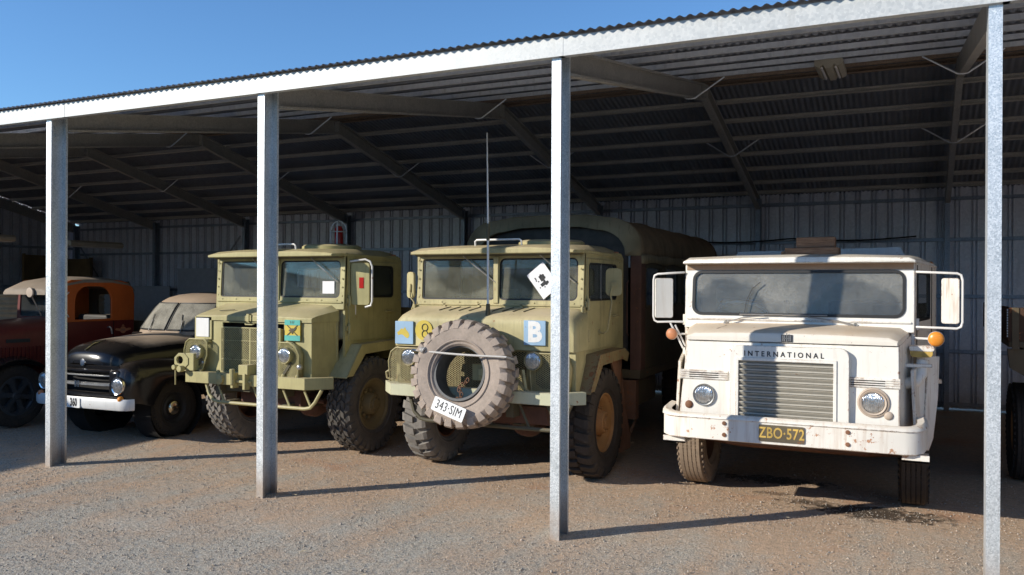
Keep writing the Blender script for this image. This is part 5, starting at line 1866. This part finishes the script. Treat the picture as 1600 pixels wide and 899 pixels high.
def loose_tyre():
    c = Vector((4.575, 1.16, 1.115))
    T = thing('spare_tyre', 'big aged tyre tied upright across the front of the right army truck', 'spare tyre', tuple(c))
    me = tyre_meshes(('spare',), .532, .33, .275, 'bar')
    me.materials.append(M['tyre_spare'])
    t = bpy.data.objects.new('tyre', me)
    COL.objects.link(t)
    t.parent = T
    t.rotation_euler = (.1, R(3), -PI / 2 + R(4))
    mb = MB()
    I = axis_M(c, (0.06, -1, .03))
    mb.lathe([(.10, .282), (.125, .275), (.125, .252), (.11, .246), (-.12, .252), (-.12, .275)], I, 40)
    mb.build('bead_ring', M['bead'], T)
    y = c.y - .185
    plate('number_plate', T, (4.545, y - .010, .76), .37, .135, R(-17), M['plate_white'], M['ink'], '343·SIM', .125, .72, bold=.0)
    mb = MB()
    pts = []
    for k in range(25):
        f = k / 24
        x = 4.06 + f * 1.03
        pts.append((x, y - .008 + .02 * (abs(f - .5) * 2) ** 2, 1.315 - .03 * f + .012 * math.sin(PI * f) * -1))
    mb.tube([(4.04, y + .16, 1.33)] + pts + [(5.11, y + .15, 1.28)], .011, 8)
    r = mb.build('tie_rope', M['rope'], T)
    mb = MB()
    for k in range(3):
        a = axis_M((4.185 + .01 * k, y - .012, 1.315), (1, .2 * k - .2, .5 - .5 * k))
        mb.tube([a @ Vector((0, .026 * math.cos(2 * PI * i / 12), .026 * math.sin(2 * PI * i / 12))) for i in range(12)], .010, 6, closed=True)
    mb.build('knot', M['rope'], r)
    mb = MB()
    for k in range(9):
        f = k / 8
        a = axis_M((4.575 + .03 * math.sin(k), 1.06 + .12 * f, .86 + .20 * f), (1, 0, 0) if k % 2 else (0, 1, 0))
        mb.tube([a @ Vector((0, .016 * math.cos(2 * PI * i / 10), .024 * math.sin(2 * PI * i / 10))) for i in range(10)], .005, 5, closed=True)
    mb.build('chain', M['rust'], T)
    T.rotation_euler = (-R(11), 0, 0)

def photo_card():
    cx = 4.57
    K = thing('photo_card', 'white card with a drawing of a truck, tilted in the army truck windscreen', 'card', (5.16, 1.84, 2.0))
    Mx = front_M(5.115, 1.845, 2.04, R(38)) 
    mb = MB()
    mb.prism(rect(-.115, .115, -.155, .155), lambda a, b: Mx @ Vector((a, b, 0)), lambda a, b: Mx @ Vector((a, b, .003)))
    mb.build('card', M['card'], K)
    mb = MB()
    f = lambda h: (lambda a, b: Mx @ Vector((a, b, h)))
    for poly in ([(-.06, -.02), (.07, -.02), (.07, .0), (-.06, .0)], [(-.05, .0), (-.01, .0), (-.012, .05), (-.045, .05)], [(.0, .0), (.065, .0), (.065, .02), (.0, .02)]):
        mb.prism([(-b, a) for a, b in poly], f(.0032), f(.004))
    for c in (-.04, .045, .02):
        mb.prism([(-b - .0, a) for a, b in disc_pts(c, -.028, .016, 12)], f(.0042), f(.005))
    rn = random.Random(4)
    for k in range(14):
        a, b = rn.uniform(-.08, .08), rn.uniform(-.02, .07)
        mb.prism([(-q, p) for p, q in rect(a, a + .012, b, b + .012)], f(.0052), f(.0058))
    mb.build('drawing', M['ink'], K)

# ------------------------------------------------------------------ black 1950s pickup
def sup(t, e):
    c, s = math.cos(t), math.sin(t)
    return math.copysign(abs(c) ** e, c), math.copysign(abs(s) ** e, s)

def black_pickup():
    cx = -.93
    T = thing('pickup', 'black 1950s pickup with dusty roof, round headlights and a white bumper', 'pickup', (cx, 2.5, 0))
    P, DU = M['black_paint'], M['black_dusty']
    # bonnet: bulbous loft from nose to cowl
    def arch(y, w, zs, zt, e=.72, n=18):
        pts = []
        for k in range(n + 1):
            a = PI - PI * k / n
            c, s = sup(a, e)
            pts.append((cx + w * c, y, zs + (zt - zs) * s))
        return pts
    rows = [(1.17, .20, .98, 1.02), (1.18, .34, .955, 1.08), (1.21, .44, .94, 1.135), (1.27, .52, .935, 1.185), (1.37, .57, .94, 1.225), (1.55, .61, .95, 1.255), (1.80, .64, .97, 1.28), (2.10, .67, .98, 1.30), (2.40, .71, .99, 1.315), (2.55, .74, 1.0, 1.32)]
    MB().loft([arch(*r) for r in rows], closed=False, caps=False).build('bonnet', M['bonnet_paint'], T, sharp=60)
    mb = MB()
    mb.add([(x, y + .004, z) for x, y, z in arch(*rows[0])], [tuple(range(19))])
    mb.build('bonnet_nose', P, T)
    mb = MB()
    mb.tube([(cx, 1.20, 1.15), (cx, 1.32, 1.222), (cx, 1.5, 1.26)], [.012, .014, .005], 8)
    mb.build('bonnet_ornament', M['chrome'], T)
    # fenders: shell with a wheel opening
    yw, zw = 1.96, .37
    for s in (-1, 1):
        secs = []
        for y, uo, zt, zb in ((1.14, .80, .86, .56), (1.17, .86, .93, .53), (1.23, .90, .985, .51), (1.34, .925, 1.015, .50), (1.5, .94, 1.03, 0), (1.7, .945, 1.035, 0), (1.96, .945, 1.025, 0), (2.2, .94, 1.01, 0), (2.4, .93, .985, 0), (2.6, .91, .96, .42), (2.75, .89, .93, .42)):
            d = .43 ** 2 - (y - yw) ** 2
            zb = max(.50 if y < yw else .42, zw + math.sqrt(d)) if d > 0 else (zb or .45)
            ui = .56 if y > 1.3 else .62
            pts = [(cx + s * ui, y, zt - .06 if y < 1.3 else zt - .02)]
            n = 9
            for k in range(n + 1):
                a = PI * .62 - PI * .62 * k / n
                c, sn = math.cos(a), math.sin(a)
                r = (uo - ui) * .62
                pts.append((cx + s * (uo - r + r * c), y, zt - .22 + .22 * sn))
            for k in range(1, 7):
                pts.append((cx + s * (uo - .02 * (k / 6) ** 2), y, (zt - .22) + (zb - (zt - .22)) * k / 6))
            secs.append(pts)
        fd = MB().loft(secs, closed=False, caps=False)
        fd.add(secs[0], [tuple(range(len(secs[0])))])
        f = fd.build('fender', P, T, sharp=50)
        lamp(T, (cx + s * .735, 1.135, .735), .095, .08, .112, M['chrome'])
        blob(T, 'indicator', (cx + s * .80, 1.12, .575), .036, M['amber'] if s > 0 else M['amber_faded'], h=.035)
        mb = MB()
        mb.lathe([(0, .28), (0, .43), (.35, .43)], axis_M((cx + s * .50, yw, zw), (s, 0, 0)), 24)
        mb.build('wheel_well', M['dark'], f)
        mb = MB()
        mb.box(cx + s * .55, cx + s * .75, 1.13, 1.2, .60, .92)
        mb.build('lamp_nacelle', P, T, bevel=.05)
    # grille: shell, dark mouth, two bars and the emblem
    mb = MB()
    mb.panel(rr(-.74, .74, .53, .965, .10, 5), [rr(-.60, .60, .63, .87, .08, 5)], lambda u, z: (cx + u, 1.155 + abs(u) ** 2 * .05, z), (0, .05, 0))
    mb.build('grille_shell', P, T, bevel=.015)
    mb = MB()
    mb.box(cx - .66, cx + .66, 1.30, 1.31, .50, .97)
    mb.build('grille_cavity', M['dark'], T)
    for z, w, h in ((.905, .60, .035), (.845, .56, .022), (.735, .56, .05)):
        mb = MB()
        mb.sweep([(cx - w, 1.17), (cx - w * .8, 1.135), (cx, 1.115), (cx + w * .8, 1.135), (cx + w, 1.17)], [(0, z - h / 2), (.02, z - h / 4), (.02, z + h / 4), (0, z + h / 2), (-.03, z)])
        mb.build('grille_bar', M['tarnish'] if z < .88 else P, T, sharp=50)
    mb = MB()
    for u in (-.03, .03):
        mb.box(cx + u - .013, cx + u + .013, 1.082, 1.098, .695, .775)
    mb.box(cx - .02, cx + .02, 1.084, 1.096, .727, .745)
    mb.box(cx - .006, cx + .006, 1.080, 1.097, .70, .77)
    mb.build('grille_emblem', M['chrome'], T)
    mb = MB()
    mb.lathe([(0, 0), (0, .05), (.012, .045), (.02, 0)], axis_M((cx, 1.172, .995), (0, -1, .1)), 16)
    mb.build('nose_badge', M['chrome'], T)
    # bumper and plate
    mb = MB()
    mb.sweep([(cx - .94, 1.22), (cx - .90, 1.14), (cx - .80, 1.105), (cx, 1.07), (cx + .80, 1.105), (cx + .90, 1.14), (cx + .94, 1.22)], [(0, .435), (.012, .46), (.014, .505), (.012, .55), (0, .575), (-.02, .57), (-.02, .44)])
    mb.build('bumper', M['bumper_white2'], T, sharp=45)
    plate('number_plate', T, (-.972, 1.054, .50), .30, .125, 0, M['plate_white'], M['ink'], '  360', .135, .66)
    # body below the belt, running boards, cab shell
    mb = MB()
    for s in (-1, 1):
        vs = [(cx + s * .80, 2.6, .42), (cx + s * .84, 3.9, .42), (cx + s * .84, 3.9, 1.30), (cx + s * .76, 2.55, 1.30)]
        mb.add(vs + [(x - s * .05, y, z) for x, y, z in vs], [(0, 1, 2, 3), (7, 6, 5, 4), (0, 4, 5, 1), (1, 5, 6, 2), (2, 6, 7, 3), (3, 7, 4, 0)])
    mb.box(cx - .78, cx + .78, 2.50, 2.58, .5, 1.30)
    mb.box(cx - .84, cx + .84, 3.9, 3.94, .42, 1.30)
    mb.box(cx - .8, cx + .8, 2.5, 3.9, .5, .54)
    mb.build('cab_body', P, T, bevel=.02)
    def ring(z, yf, yr, w, rf, n=10):
        """rounded plan outline of the cab at height z, starting at the front centre going right"""
        pts = []
        for k in range(n + 1):              # front: gentle V
            f = k / n
            u = w * f
            pts.append((u, yf + .22 * f ** 3.2))
        for k in range(1, n + 1):
            f = k / n
            pts.append((w, yf + .22 + (yr - .18 - yf - .22) * f))
        for k in range(1, n + 1):
            a = PI / 2 * k / n
            pts.append((w - .2 + .2 * math.cos(a), yr - .18 + .18 * math.sin(a)))
        pts.append((0, yr))
        full = pts + [(-x, y) for x, y in reversed(pts[1:-1])]
        return [(cx + x, y, z) for x, y in full]
    zs = [(1.28, 2.44, 3.94, .82), (1.34, 2.47, 3.94, .80), (1.50, 2.565, 3.92, .755), (1.66, 2.675, 3.88, .70), (1.74, 2.75, 3.84, .66), (1.79, 2.83, 3.80, .61), (1.83, 2.95, 3.72, .52), (1.855, 3.1, 3.6, .38), (1.865, 3.25, 3.45, .2)]
    MB().loft([ring(z, a, b, w, 0) for z, a, b, w in zs], caps=False).add(ring(1.866, 3.25, 3.45, .2, 0), [tuple(range(len(ring(1, 3, 4, .2, 0))))]).build('cab_roof', DU, T, sharp=60)
    # split windscreen lying on the cab shell, rubber round it
    def shell(f, z):
        """point on the cab front, f across -1..1 in half widths"""
        for (a, b) in zip(zs[:-1], zs[1:]):
            if a[0] <= z <= b[0]:
                t = (z - a[0]) / (b[0] - a[0])
                yf, w = a[1] + (b[1] - a[1]) * t, a[3] + (b[3] - a[3]) * t
                return Vector((cx + w * f, yf + .22 * abs(f) ** 3.2, z))
    def patch(f0, f1, z0, z1, off, nu=10, nz=6):
        secs = []
        for j in range(nz + 1):
            z = z0 + (z1 - z0) * j / nz
            secs.append([tuple(shell(f0 + (f1 - f0) * i / nu, z) + Vector((0, -off, off * .5))) for i in range(nu + 1)])
        return secs
    for s in (-1, 1):
        mb = MB().loft(patch(s * .03, s * .90, 1.345, 1.715, .008), closed=False, caps=False)
        g = mb.build('windscreen', M['glass_beige'], T, sharp=60)
        mb = MB()
        loop = [tuple(shell(s * .03, 1.345 + .37 * k / 6) + Vector((0, -.008, 0))) for k in range(7)] + [tuple(shell(s * (.03 + .87 * k / 8), 1.715) + Vector((0, -.008, 0))) for k in range(1, 9)] + [tuple(shell(s * .90, 1.715 - .37 * k / 6) + Vector((0, -.008, 0))) for k in range(1, 7)] + [tuple(shell(s * (.90 - .87 * k / 8), 1.345) + Vector((0, -.008, 0))) for k in range(1, 8)]
        mb.tube(loop, .012, 6, closed=True)
        mb.build('windscreen_seal', M['rubber'], g)
    for f in (-.42, .42):
        mb = MB()
        a = shell(f - .12, 1.36) + Vector((0, -.03, 0))
        b = shell(f, 1.33) + Vector((0, -.03, 0))
        c = shell(f + .05 * (-1), 1.48) + Vector((0, -.03, 0))
        mb.tube([shell(f, 1.32) + Vector((0, -.01, 0)), b, c], .007, 6)
        mb.tube([shell(f - .03, 1.40) + Vector((0, -.025, 0)), shell(f - .13, 1.56) + Vector((0, -.025, 0))], .007, 6)
        mb.build('wiper', M['tarnish'], T)
    for s in (-1, 1):        # side windows
        mb = MB()
        secs = []
        for j in range(7):
            z = 1.36 + .34 * j / 6
            w = np.interp(z, [q[0] for q in zs], [q[3] for q in zs])
            yf = np.interp(z, [q[0] for q in zs], [q[1] for q in zs])
            secs.append([(cx + s * (w + .006), yf + .34 + (3.60 - yf - .34) * i / 6, z) for i in range(7)])
        mb.loft(secs, closed=False, caps=False)
        mb.build('side_window', M['glass_caked'], T)
    mb = MB()
    mb.box(cx - .8, cx + .8, 3.98, 5.6, .62, .68)
    for s in (-1, 1):
        mb.box(cx + s * .80 - .02, cx + s * .80 + .02, 3.98, 5.6, .68, 1.15)
    mb.box(cx - .8, cx + .8, 3.98, 4.02, .68, 1.15)
    mb.build('load_bed', P, T, bevel=.01)
    mb = MB()
    for s in (-1, 1):
        mb.box(cx + s * .35 - .03, cx + s * .35 + .03, 1.2, 5.4, .42, .52)
    mb.tube([(cx - .7, yw, .37), (cx + .7, yw, .37)], .04, 8)
    mb.build('chassis', M['dark'], T)
    for s in (-1, 1):
        for y in (yw, 4.7):
            w = wheel(T, (cx + s * .72, y, .37), .37, .19, .21, 'road', 'car', M['tyre_brown2'], M['black'], s, .3)
            if y == yw:
                pass
        mb = MB()
        n = 7
        mb.lathe([(0, .105)] + [(.012 + .05 * math.sin(PI / 2 * k / n), .10 * math.cos(PI / 2 * k / n)) for k in range(n + 1)], axis_M((cx + s * (.72 + .055), yw, .37), (s, 0, 0)), 28)
        mb.build('hub_cap', M['brass_chrome'], T)
    T.scale = (.92, 1, 1)

# ------------------------------------------------------------------ old red truck
def red_truck():
    xr = -2.66
    cx = xr - .52
    T = thing('vintage_truck', 'old red truck with an orange cab and black spoked wheels behind the leftmost post', 'truck', (cx, 2.2, 0))
    RD_, OR = M['red_paint'], M['orange_paint']
    # bonnet
    def arch(y, w, zb, zs, zt, n=12):
        pts = [(cx - w, y, zb)]
        for k in range(n + 1):
            c, s = sup(PI - PI * k / n, .6)
            pts.append((cx + w * c, y, zs + (zt - zs) * s))
        return pts + [(cx + w, y, zb)]
    MB().loft([arch(.88, .30, .72, 1.22, 1.40), arch(.90, .32, .70, 1.22, 1.42), arch(1.4, .38, .70, 1.23, 1.455), arch(2.15, .48, .70, 1.26, 1.49)], closed=False, caps=False).build('bonnet', RD_, T, sharp=50)
    mb = MB()
    mb.add(arch(.89, .31, .71, 1.22, 1.41), [tuple(range(15))])
    mb.build('radiator_shell', M['tarnish'], T)
    for s in (-1, 1):
        mb = MB()
        for k in range(18):
            y = 1.02 + k * .053
            u = .32 + (y - .9) * .128 + .006
            mb.box(cx + s * u - .012, cx + s * u + .012, y, y + .02, .93, 1.10)
            if k > 5:
                mb.box(cx + s * u - .012, cx + s * u + .012, y, y + .02, .80, .89)
        mb.build('bonnet_louvre', RD_, T)
    for s in (-1, 1):
        mb = MB()
        mb.bar((cx + s * .385, 1.40, 1.185), (cx + s * .43, 1.72, 1.185), .02, .05)
        mb.build('bonnet_handle', M['black'], T)
    # swept fenders
    for s in (-1, 1):
        secs = []
        for k in range(13):
            a = R(195 - k * 15)
            y, z = 1.46 + .58 * math.cos(a), .42 + .52 * math.sin(a)
            secs.append([(cx + s * .34, y, z + .02), (cx + s * .46, y, z + .035), (cx + s * .60, y, z), (cx + s * .61, y, z - .06)])
        for y, z in ((2.15, .36), (2.3, .30), (3.4, .30)):
            secs.append([(cx + s * .34, y, z + .02), (cx + s * .46, y, z + .03), (cx + s * .60, y, z), (cx + s * .61, y, z - .06)])
        MB().loft(secs, closed=False, caps=False).build('fender', M['black_paint'], T, sharp=60, solid=.012)
    # cab: lower red panels, orange upper with a big arched opening
    for s in (-1, 1):
        x = cx + s * .52
        low = [(2.16, .36), (3.40, .36), (3.40, 1.44), (2.16, 1.44)]
        mb = MB()
        mb.panel(low, [], lambda y, z: (x, y, z), (-s * .03, 0, 0))
        mb.build('cab_side', RD_, T, bevel=.006)
        op = [(2.36, 1.445), (2.98, 1.445)] + [(2.98 - .20 + .20 * math.cos(R(a)), 1.72 + .22 * math.sin(R(a))) for a in (0, 22, 45, 68, 90)] + [(2.36 + .22 + .22 * math.cos(R(a)), 1.72 + .22 * math.sin(R(a))) for a in (90, 112, 135, 158, 180)]
        up = [(2.02, 1.442), (2.28, 1.4425)] + [(2.28, 1.444)] + [(3.0, 1.444), (3.40, 1.442), (3.41, 1.80), (3.37, 1.93), (3.28, 2.01), (3.15, 2.045), (2.20, 2.045), (2.02, 2.0)]
        up = [(2.20, 1.42), (3.40, 1.42), (3.41, 1.80), (3.37, 1.93), (3.28, 2.01), (3.15, 2.045), (2.30, 2.045), (2.20, 2.0)]
        mb = MB()
        mb.panel(up, [[(y, z + .01) for y, z in op]], lambda y, z: (x + s * .006, y, z), (-s * .03, 0, 0))
        mb.build('cab_upper', OR, T, bevel=.008)
        mb = MB()
        mb.bar((x + s * .004, 2.24, .5), (x + s * .004, 2.24, 1.42), .008, .008)
        mb.bar((x + s * .004, 3.02, .5), (x + s * .004, 3.02, 1.42), .008, .008)
        mb.build('door_seam', M['dark'], T)
        mb = MB()
        mb.tube([(x, 2.92, 1.32), (x + s * .04, 2.92, 1.33), (x + s * .05, 2.94, 1.31), (x + s * .05, 2.96, 1.22)], .012, 6)
        mb.build('door_handle', M['tarnish'], T)
        mb = MB()
        mb.prism(disc_pts(3.20, 1.27, .055, 18), lambda a, b: (x + s * .001, a, b), lambda a, b: (x + s * .004, a, b))
        mb.prism([(3.20 + p, 1.27 + q) for p, q in ((-.03, .06), (0, .09), (.03, .06))], lambda a, b: (x + s * .001, a, b), lambda a, b: (x + s * .003, a, b))
        for q in (-1, 1):
            mb.prism([(3.20 + q * p, 1.27 + r) for p, r in ((.05, -.02), (.13, -.005), (.15, .01), (.13, .03), (.05, .02))][::q], lambda a, b: (x + s * .001, a, b), lambda a, b: (x + s * .003, a, b))
        e = mb.build('door_emblem', M['amber_faded'], T)
        mb = MB()
        for q in (-.025, 0, .025):
            mb.box(x + s * .005 - .001, x + s * .005 + .001, 3.20 + q - .006, 3.20 + q + .006, 1.255, 1.285)
        mb.build('emblem_bar', M['cream'], e)
    mb = MB()   # rear wall, front screen frame, cowl
    mb.panel([(-.515, .4), (.515, .4), (.515, 1.85), (.4, 2.03), (-.4, 2.03), (-.515, 1.85)], [rr(-.30, .30, 1.50, 1.82, .05, 4)], lambda u, z: (cx + u, 3.38, z), (0, .03, 0))
    mb.build('rear_wall', M['body_dark'], T)
    mb = MB()
    mb.panel([(-.51, 1.30), (.51, 1.30), (.51, 2.0), (-.51, 2.0)], [rr(-.45, .45, 1.50, 1.93, .04, 4)], lambda u, z: (cx + u, 2.15 + (z - 1.4) * .06, z), (0, .04, 0))
    mb.box(cx - .49, cx + .49, 2.08, 2.19, .6, 1.46)
    mb.build('windscreen_frame', RD_, T, bevel=.006)
    mb = MB()
    mb.panel(rr(-.45, .45, 1.50, 1.93, .04, 4), [], lambda u, z: (cx + u, 2.165 + (z - 1.4) * .06, z), (0, .004, 0))
    mb.build('windscreen', M['glass_side'], T)
    secs = []
    for y, zt, w in ((1.92, 1.90, .47), (1.96, 1.93, .50), (2.2, 2.03, .53), (2.5, 2.08, .54), (3.0, 2.08, .54), (3.3, 2.04, .53), (3.42, 1.95, .51)):
        secs.append([(cx - w, y, zt - .05)] + [(cx + w * math.sin(R(a)) * 1.0, y, zt - .05 + .07 * math.cos(R(a))) for a in (-75, -50, -25, 0, 25, 50, 75)] + [(cx + w, y, zt - .05), (cx + w, y, zt - .075), (cx - w, y, zt - .075)])
    MB().loft(secs).build('roof', M['cream'], T, sharp=50)
    mb = MB()
    mb.box(cx - .46, cx + .46, 2.7, 3.2, .75, .95)
    mb.box(cx - .46, cx + .46, 3.15, 3.28, .95, 1.5)
    mb.build('seat', M['seat'], T, bevel=.03)
    # round mirror on a white stalk (right), plain one on the left
    mb = MB()
    mb.tube([(cx + .53, 2.25, 1.86), (cx + .64, 2.05, 1.74), (cx + .68, 2.03, 1.70)], .009, 6)
    mb.tube([(cx + .53, 2.25, 1.50), (cx + .68, 2.03, 1.66)], .009, 6)
    b = mb.build('mirror_bracket', M['white_metal'], T)
    mb = MB()
    Mm = Matrix.Translation((cx + .69, 2.02, 1.69)) @ Matrix.Rotation(R(20), 4, 'Z')
    mb.prism(rr(-.075, .075, -.085, .085, .02, 3), lambda p, q: Mm @ Vector((p, -.012, q)), lambda p, q: Mm @ Vector((p, .012, q)))
    for a, c in ((-.05, .05), (.05, -.05)):
        mb.bar(Mm @ Vector((a, -.015, -.06)), Mm @ Vector((c, -.015, .06)), .014, .008)
    mb.build('mirror_head', M['white_metal'], b)
    mb = MB()
    mb.lathe([(0, 0), (0, .075), (.02, .07), (.03, 0)], axis_M((cx + .18, 1.90, 1.86), (0, -1, 0)), 20)
    mb.tube([(cx + .18, 1.92, 1.80), (cx + .1, 2.12, 1.52)], .009, 6)
    mb.build('spot_lamp', M['beige'], T)
    mb = MB()
    mb.tube([(cx + .10, 1.3, 1.62), (cx + .22, 1.32, 1.64), (cx + .28, 1.34, 1.60), (cx + .29, 1.36, 1.44)], .014, 6)
    mb.build('lamp_bar', M['grey_metal'], T)
    for s in (-1, 1):
        lamp(T, (cx + s * .40, .84, 1.02), .09, .10, .10, M['black'])
    mb = MB()
    for s in (-1, 1):
        mb.box(cx + s * .28 - .03, cx + s * .28 + .03, .85, 6.2, .46, .58)
    mb.tube([(cx - .4, 1.46, .43), (cx + .4, 1.46, .43)], .035, 8)
    mb.build('chassis', M['dark'], T)
    mb = MB()
    mb.box(cx - .75, cx + .75, 3.55, 6.2, .75, .85)
    mb.box(cx - .75, cx + .75, 3.55, 3.6, .85, 1.4)
    mb.build('tray', M['body_dark'], T)
    for s in (-1, 1):
        wheel(T, (cx + s * .47, 1.46, .43), .43, .17, .275, 'road', 'spoke', M['tyre_black'], M['spoke'], s, .1)
        wheel(T, (cx + s * .50, 5.2, .43), .43, .17, .275, 'road', 'spoke', M['tyre_black'], M['spoke'], s, .4)

# ------------------------------------------------------------------ dark tray trailer at the right edge
def tray_trailer():
    T = thing('tray_trailer', 'dark trailer with a rusty brown tray side at the right edge of the shed', 'trailer', (10.3, 4.8, 0))
    x0, x1, y0, y1 = 9.36, 11.3, 3.2, 6.6
    mb = MB()
    mb.box(x0, x1, y0, y0 + .04, 1.48, 1.80)
    mb.box(x0, x0 + .04, y0 + .04, y1, 1.48, 1.80)
    mb.box(x1 - .04, x1, y0 + .04, y1, 1.48, 1.80)
    mb.build('tray_side', M['tray_rust'], T, bevel=.006)
    mb = MB()
    mb.box(x0 + .01, x1 - .01, y0 + .01, y1, 1.42, 1.478)
    for x in (x0 + .03, x0 + .5, x0 + 1.0, x0 + 1.5):
        mb.box(x, x + .06, y0 - .01, y0 + .0, 1.40, 1.80)
    mb.build('tray_floor', M['body_dark'], T, bevel=.004)
    mb = MB()
    mb.yprism([(x0 + .0, 1.40), (x1, 1.40), (x1, .95), (x0 + .35, 1.02), (x0 + .02, 1.22)], y0 + .05, y0 + .12)
    for x in (x0 + .45, x1 - .5):
        mb.box(x, x + .08, y0 + .1, y1 + .4, 1.0, 1.2)
    mb.build('chassis', M['body_dark'], T)
    mb = MB()
    for k in range(11):
        mb.box(x0 - .012, x0 - .002, y0 - .008, y0 + .0, 1.52 + k * .025, 1.535 + k * .025)
    mb.build('hinge_strip', M['tarnish'], T)
    for s, x in ((-1, x0 + .22), (1, x1 - .22)):
        wheel(T, (x, y0 + .95, .50), .50, .24, .27, 'road', 'truck', M['tyre_black'], M['rim_orange'], s, .2)
    mb = MB()
    mb.tube([(10.3, y1, 1.1), (10.3, y1 + 1.2, .8)], .05, 8)
    mb.box(10.25, 10.35, y1 + .9, y1 + 1.0, 0, .8)
    mb.build('drawbar', M['body_dark'], T)
    K = thing('tyre', 'dark tyre lying on top of the rusty trailer at the right edge', 'tyre', (9.85, 3.65, 1.97))
    me = tyre_meshes((.36, .2, .2, 'road'), .36, .2, .2, 'road')
    t = bpy.data.objects.new('tyre_carcass', me)
    COL.objects.link(t)
    t.parent = K
    t.rotation_euler = (0, PI / 2 - .55, 0)
    if not me.materials:
        me.materials.append(M['tyre_black'])
    K.location = (9.86, 3.72, 1.80)

# ------------------------------------------------------------------ build everything
M['khaki_interior'] = plain('khaki_interior', (.44, .40, .24), .8)
M['tray_rust'] = paint('dark_rusted_tray', (.07, .035, .02), .85, .3, .1, (.2, .12, .08), .3)
M['bead'] = plain('dull_dark_steel', (.10, .10, .10), .55, .3)
M['curtain'] = plain('grey_canvas_curtain', (.10, .09, .08), .95, spec=.1)
M['bumper_white2'] = paint('white_bumper_paint', (.74, .74, .72), .35, .06, .15, rust=.03)
M['glass_beige'] = glass('dust_filmed_glass', .75, (.25, .26, .25), (.34, .32, .27))
M['tyre_brown2'] = tyre_mat('dusty_black_rubber', (.016, .015, .014), .3, (.10, .08, .06))
M['brass_chrome'] = plain('yellowed_chrome', (.62, .55, .40), .22, 1.0, .15)
M['spoke'] = plain('grey_black_spoke_paint', (.07, .075, .08), .45, .2)

t = NT('black_bonnet_with_dust')
_n = t.noise(4, 5, .6)
_nz = t.n('ShaderNodeSeparateXYZ', {0: t.n('ShaderNodeNewGeometry').outputs['Normal']}).outputs[2]
_y = t.n('ShaderNodeSeparateXYZ', {0: t.tc}).outputs[1]
_f = t.math('MULTIPLY', t.rng(t.math('ADD', _y, t.math('MULTIPLY', _n, .5)), -.75, -.35, 0, .95), t.rng(t.math('ADD', _nz, t.math('MULTIPLY', _n, .2)), .80, .98, 0, 1))
_f = t.math('ADD', _f, t.math('MULTIPLY', t.rng(_nz, .6, 1, 0, .12), _n))
M['bonnet_paint'] = t.end(t.bsdf(t.mix(_f, (.006, .006, .007), (.40, .30, .21)), t.rng(_f, 0, .5, .20, .85), 0, t.bump(_n, .05, .01), .55))
make_ground()
make_gravel()
make_litter()
make_shed()
make_interior_things()
make_neighbour()
make_sky_blocker()
white_truck()
army_truck_left()
army_truck_right()
loose_tyre()
photo_card()
black_pickup()
red_truck()
tray_trailer()

# ------------------------------------------------------------------ light, sky, camera
w = bpy.data.worlds.new('World')
SC.world = w
w.use_nodes = True
nt = w.node_tree
nt.nodes.clear()
sky = nt.nodes.new('ShaderNodeTexSky')
sky.sky_type = 'NISHITA'
sky.sun_disc = False
sky.sun_elevation = SUN_EL
sx, sy = -math.cos(SUN_AZ), -math.sin(SUN_AZ)
sky.sun_rotation = math.atan2(sx, sy) % (2 * PI)
sky.air_density = 1.0
sky.dust_density = 0.0
sky.ozone_density = 6.0
bg = nt.nodes.new('ShaderNodeBackground')
bg.inputs['Strength'].default_value = .15
wo = nt.nodes.new('ShaderNodeOutputWorld')
tint = nt.nodes.new('ShaderNodeMix')
tint.data_type = 'RGBA'
tint.blend_type = 'MULTIPLY'
tint.inputs[0].default_value = 1.0
tint.inputs[7].default_value = (1.0, 1.13, 1.19, 1)
nt.links.new(sky.outputs[0], tint.inputs[6])
nt.links.new(tint.outputs[2], bg.inputs[0])
nt.links.new(bg.outputs[0], wo.inputs[0])

ld = bpy.data.lights.new('sun', 'SUN')
ld.energy = 5.0
ld.angle = R(.5)
ld.color = (1.0, .94, .83)
lo = bpy.data.objects.new('sun', ld)
COL.objects.link(lo)
d = Vector((math.cos(SUN_AZ) * math.cos(SUN_EL), math.sin(SUN_AZ) * math.cos(SUN_EL), -math.sin(SUN_EL)))
lo.rotation_euler = d.to_track_quat('-Z', 'Y').to_euler()
lo.location = (-20, -18, 15)

cam = bpy.data.cameras.new('camera')
cam.sensor_width = 36
cam.lens = 1319.185 / 1600 * 36
cam.clip_end = 2000
co = bpy.data.objects.new('camera', cam)
COL.objects.link(co)
yaw, pitch, roll = 0.4474, -.0014, .0047
fwd = Vector((-math.sin(yaw) * math.cos(pitch), math.cos(yaw) * math.cos(pitch), math.sin(pitch)))
rt = Vector((math.cos(yaw), math.sin(yaw), 0))
up = rt.cross(fwd)
r2 = rt * math.cos(roll) + up * math.sin(roll)
u2 = up * math.cos(roll) - rt * math.sin(roll)
co.matrix_world = Matrix(((r2.x, u2.x, -fwd.x, CAMP[0]), (r2.y, u2.y, -fwd.y, CAMP[1]), (r2.z, u2.z, -fwd.z, CAMP[2]), (0, 0, 0, 1)))
SC.camera = co
SC.render.engine = 'CYCLES'
SC.cycles.use_denoising = True
SC.cycles.max_bounces = 8
SC.cycles.transparent_max_bounces = 12
SC.cycles.sample_clamp_indirect = 6
SC.view_settings.view_transform = 'Standard'
SC.view_settings.look = 'None'
SC.view_settings.exposure = 0
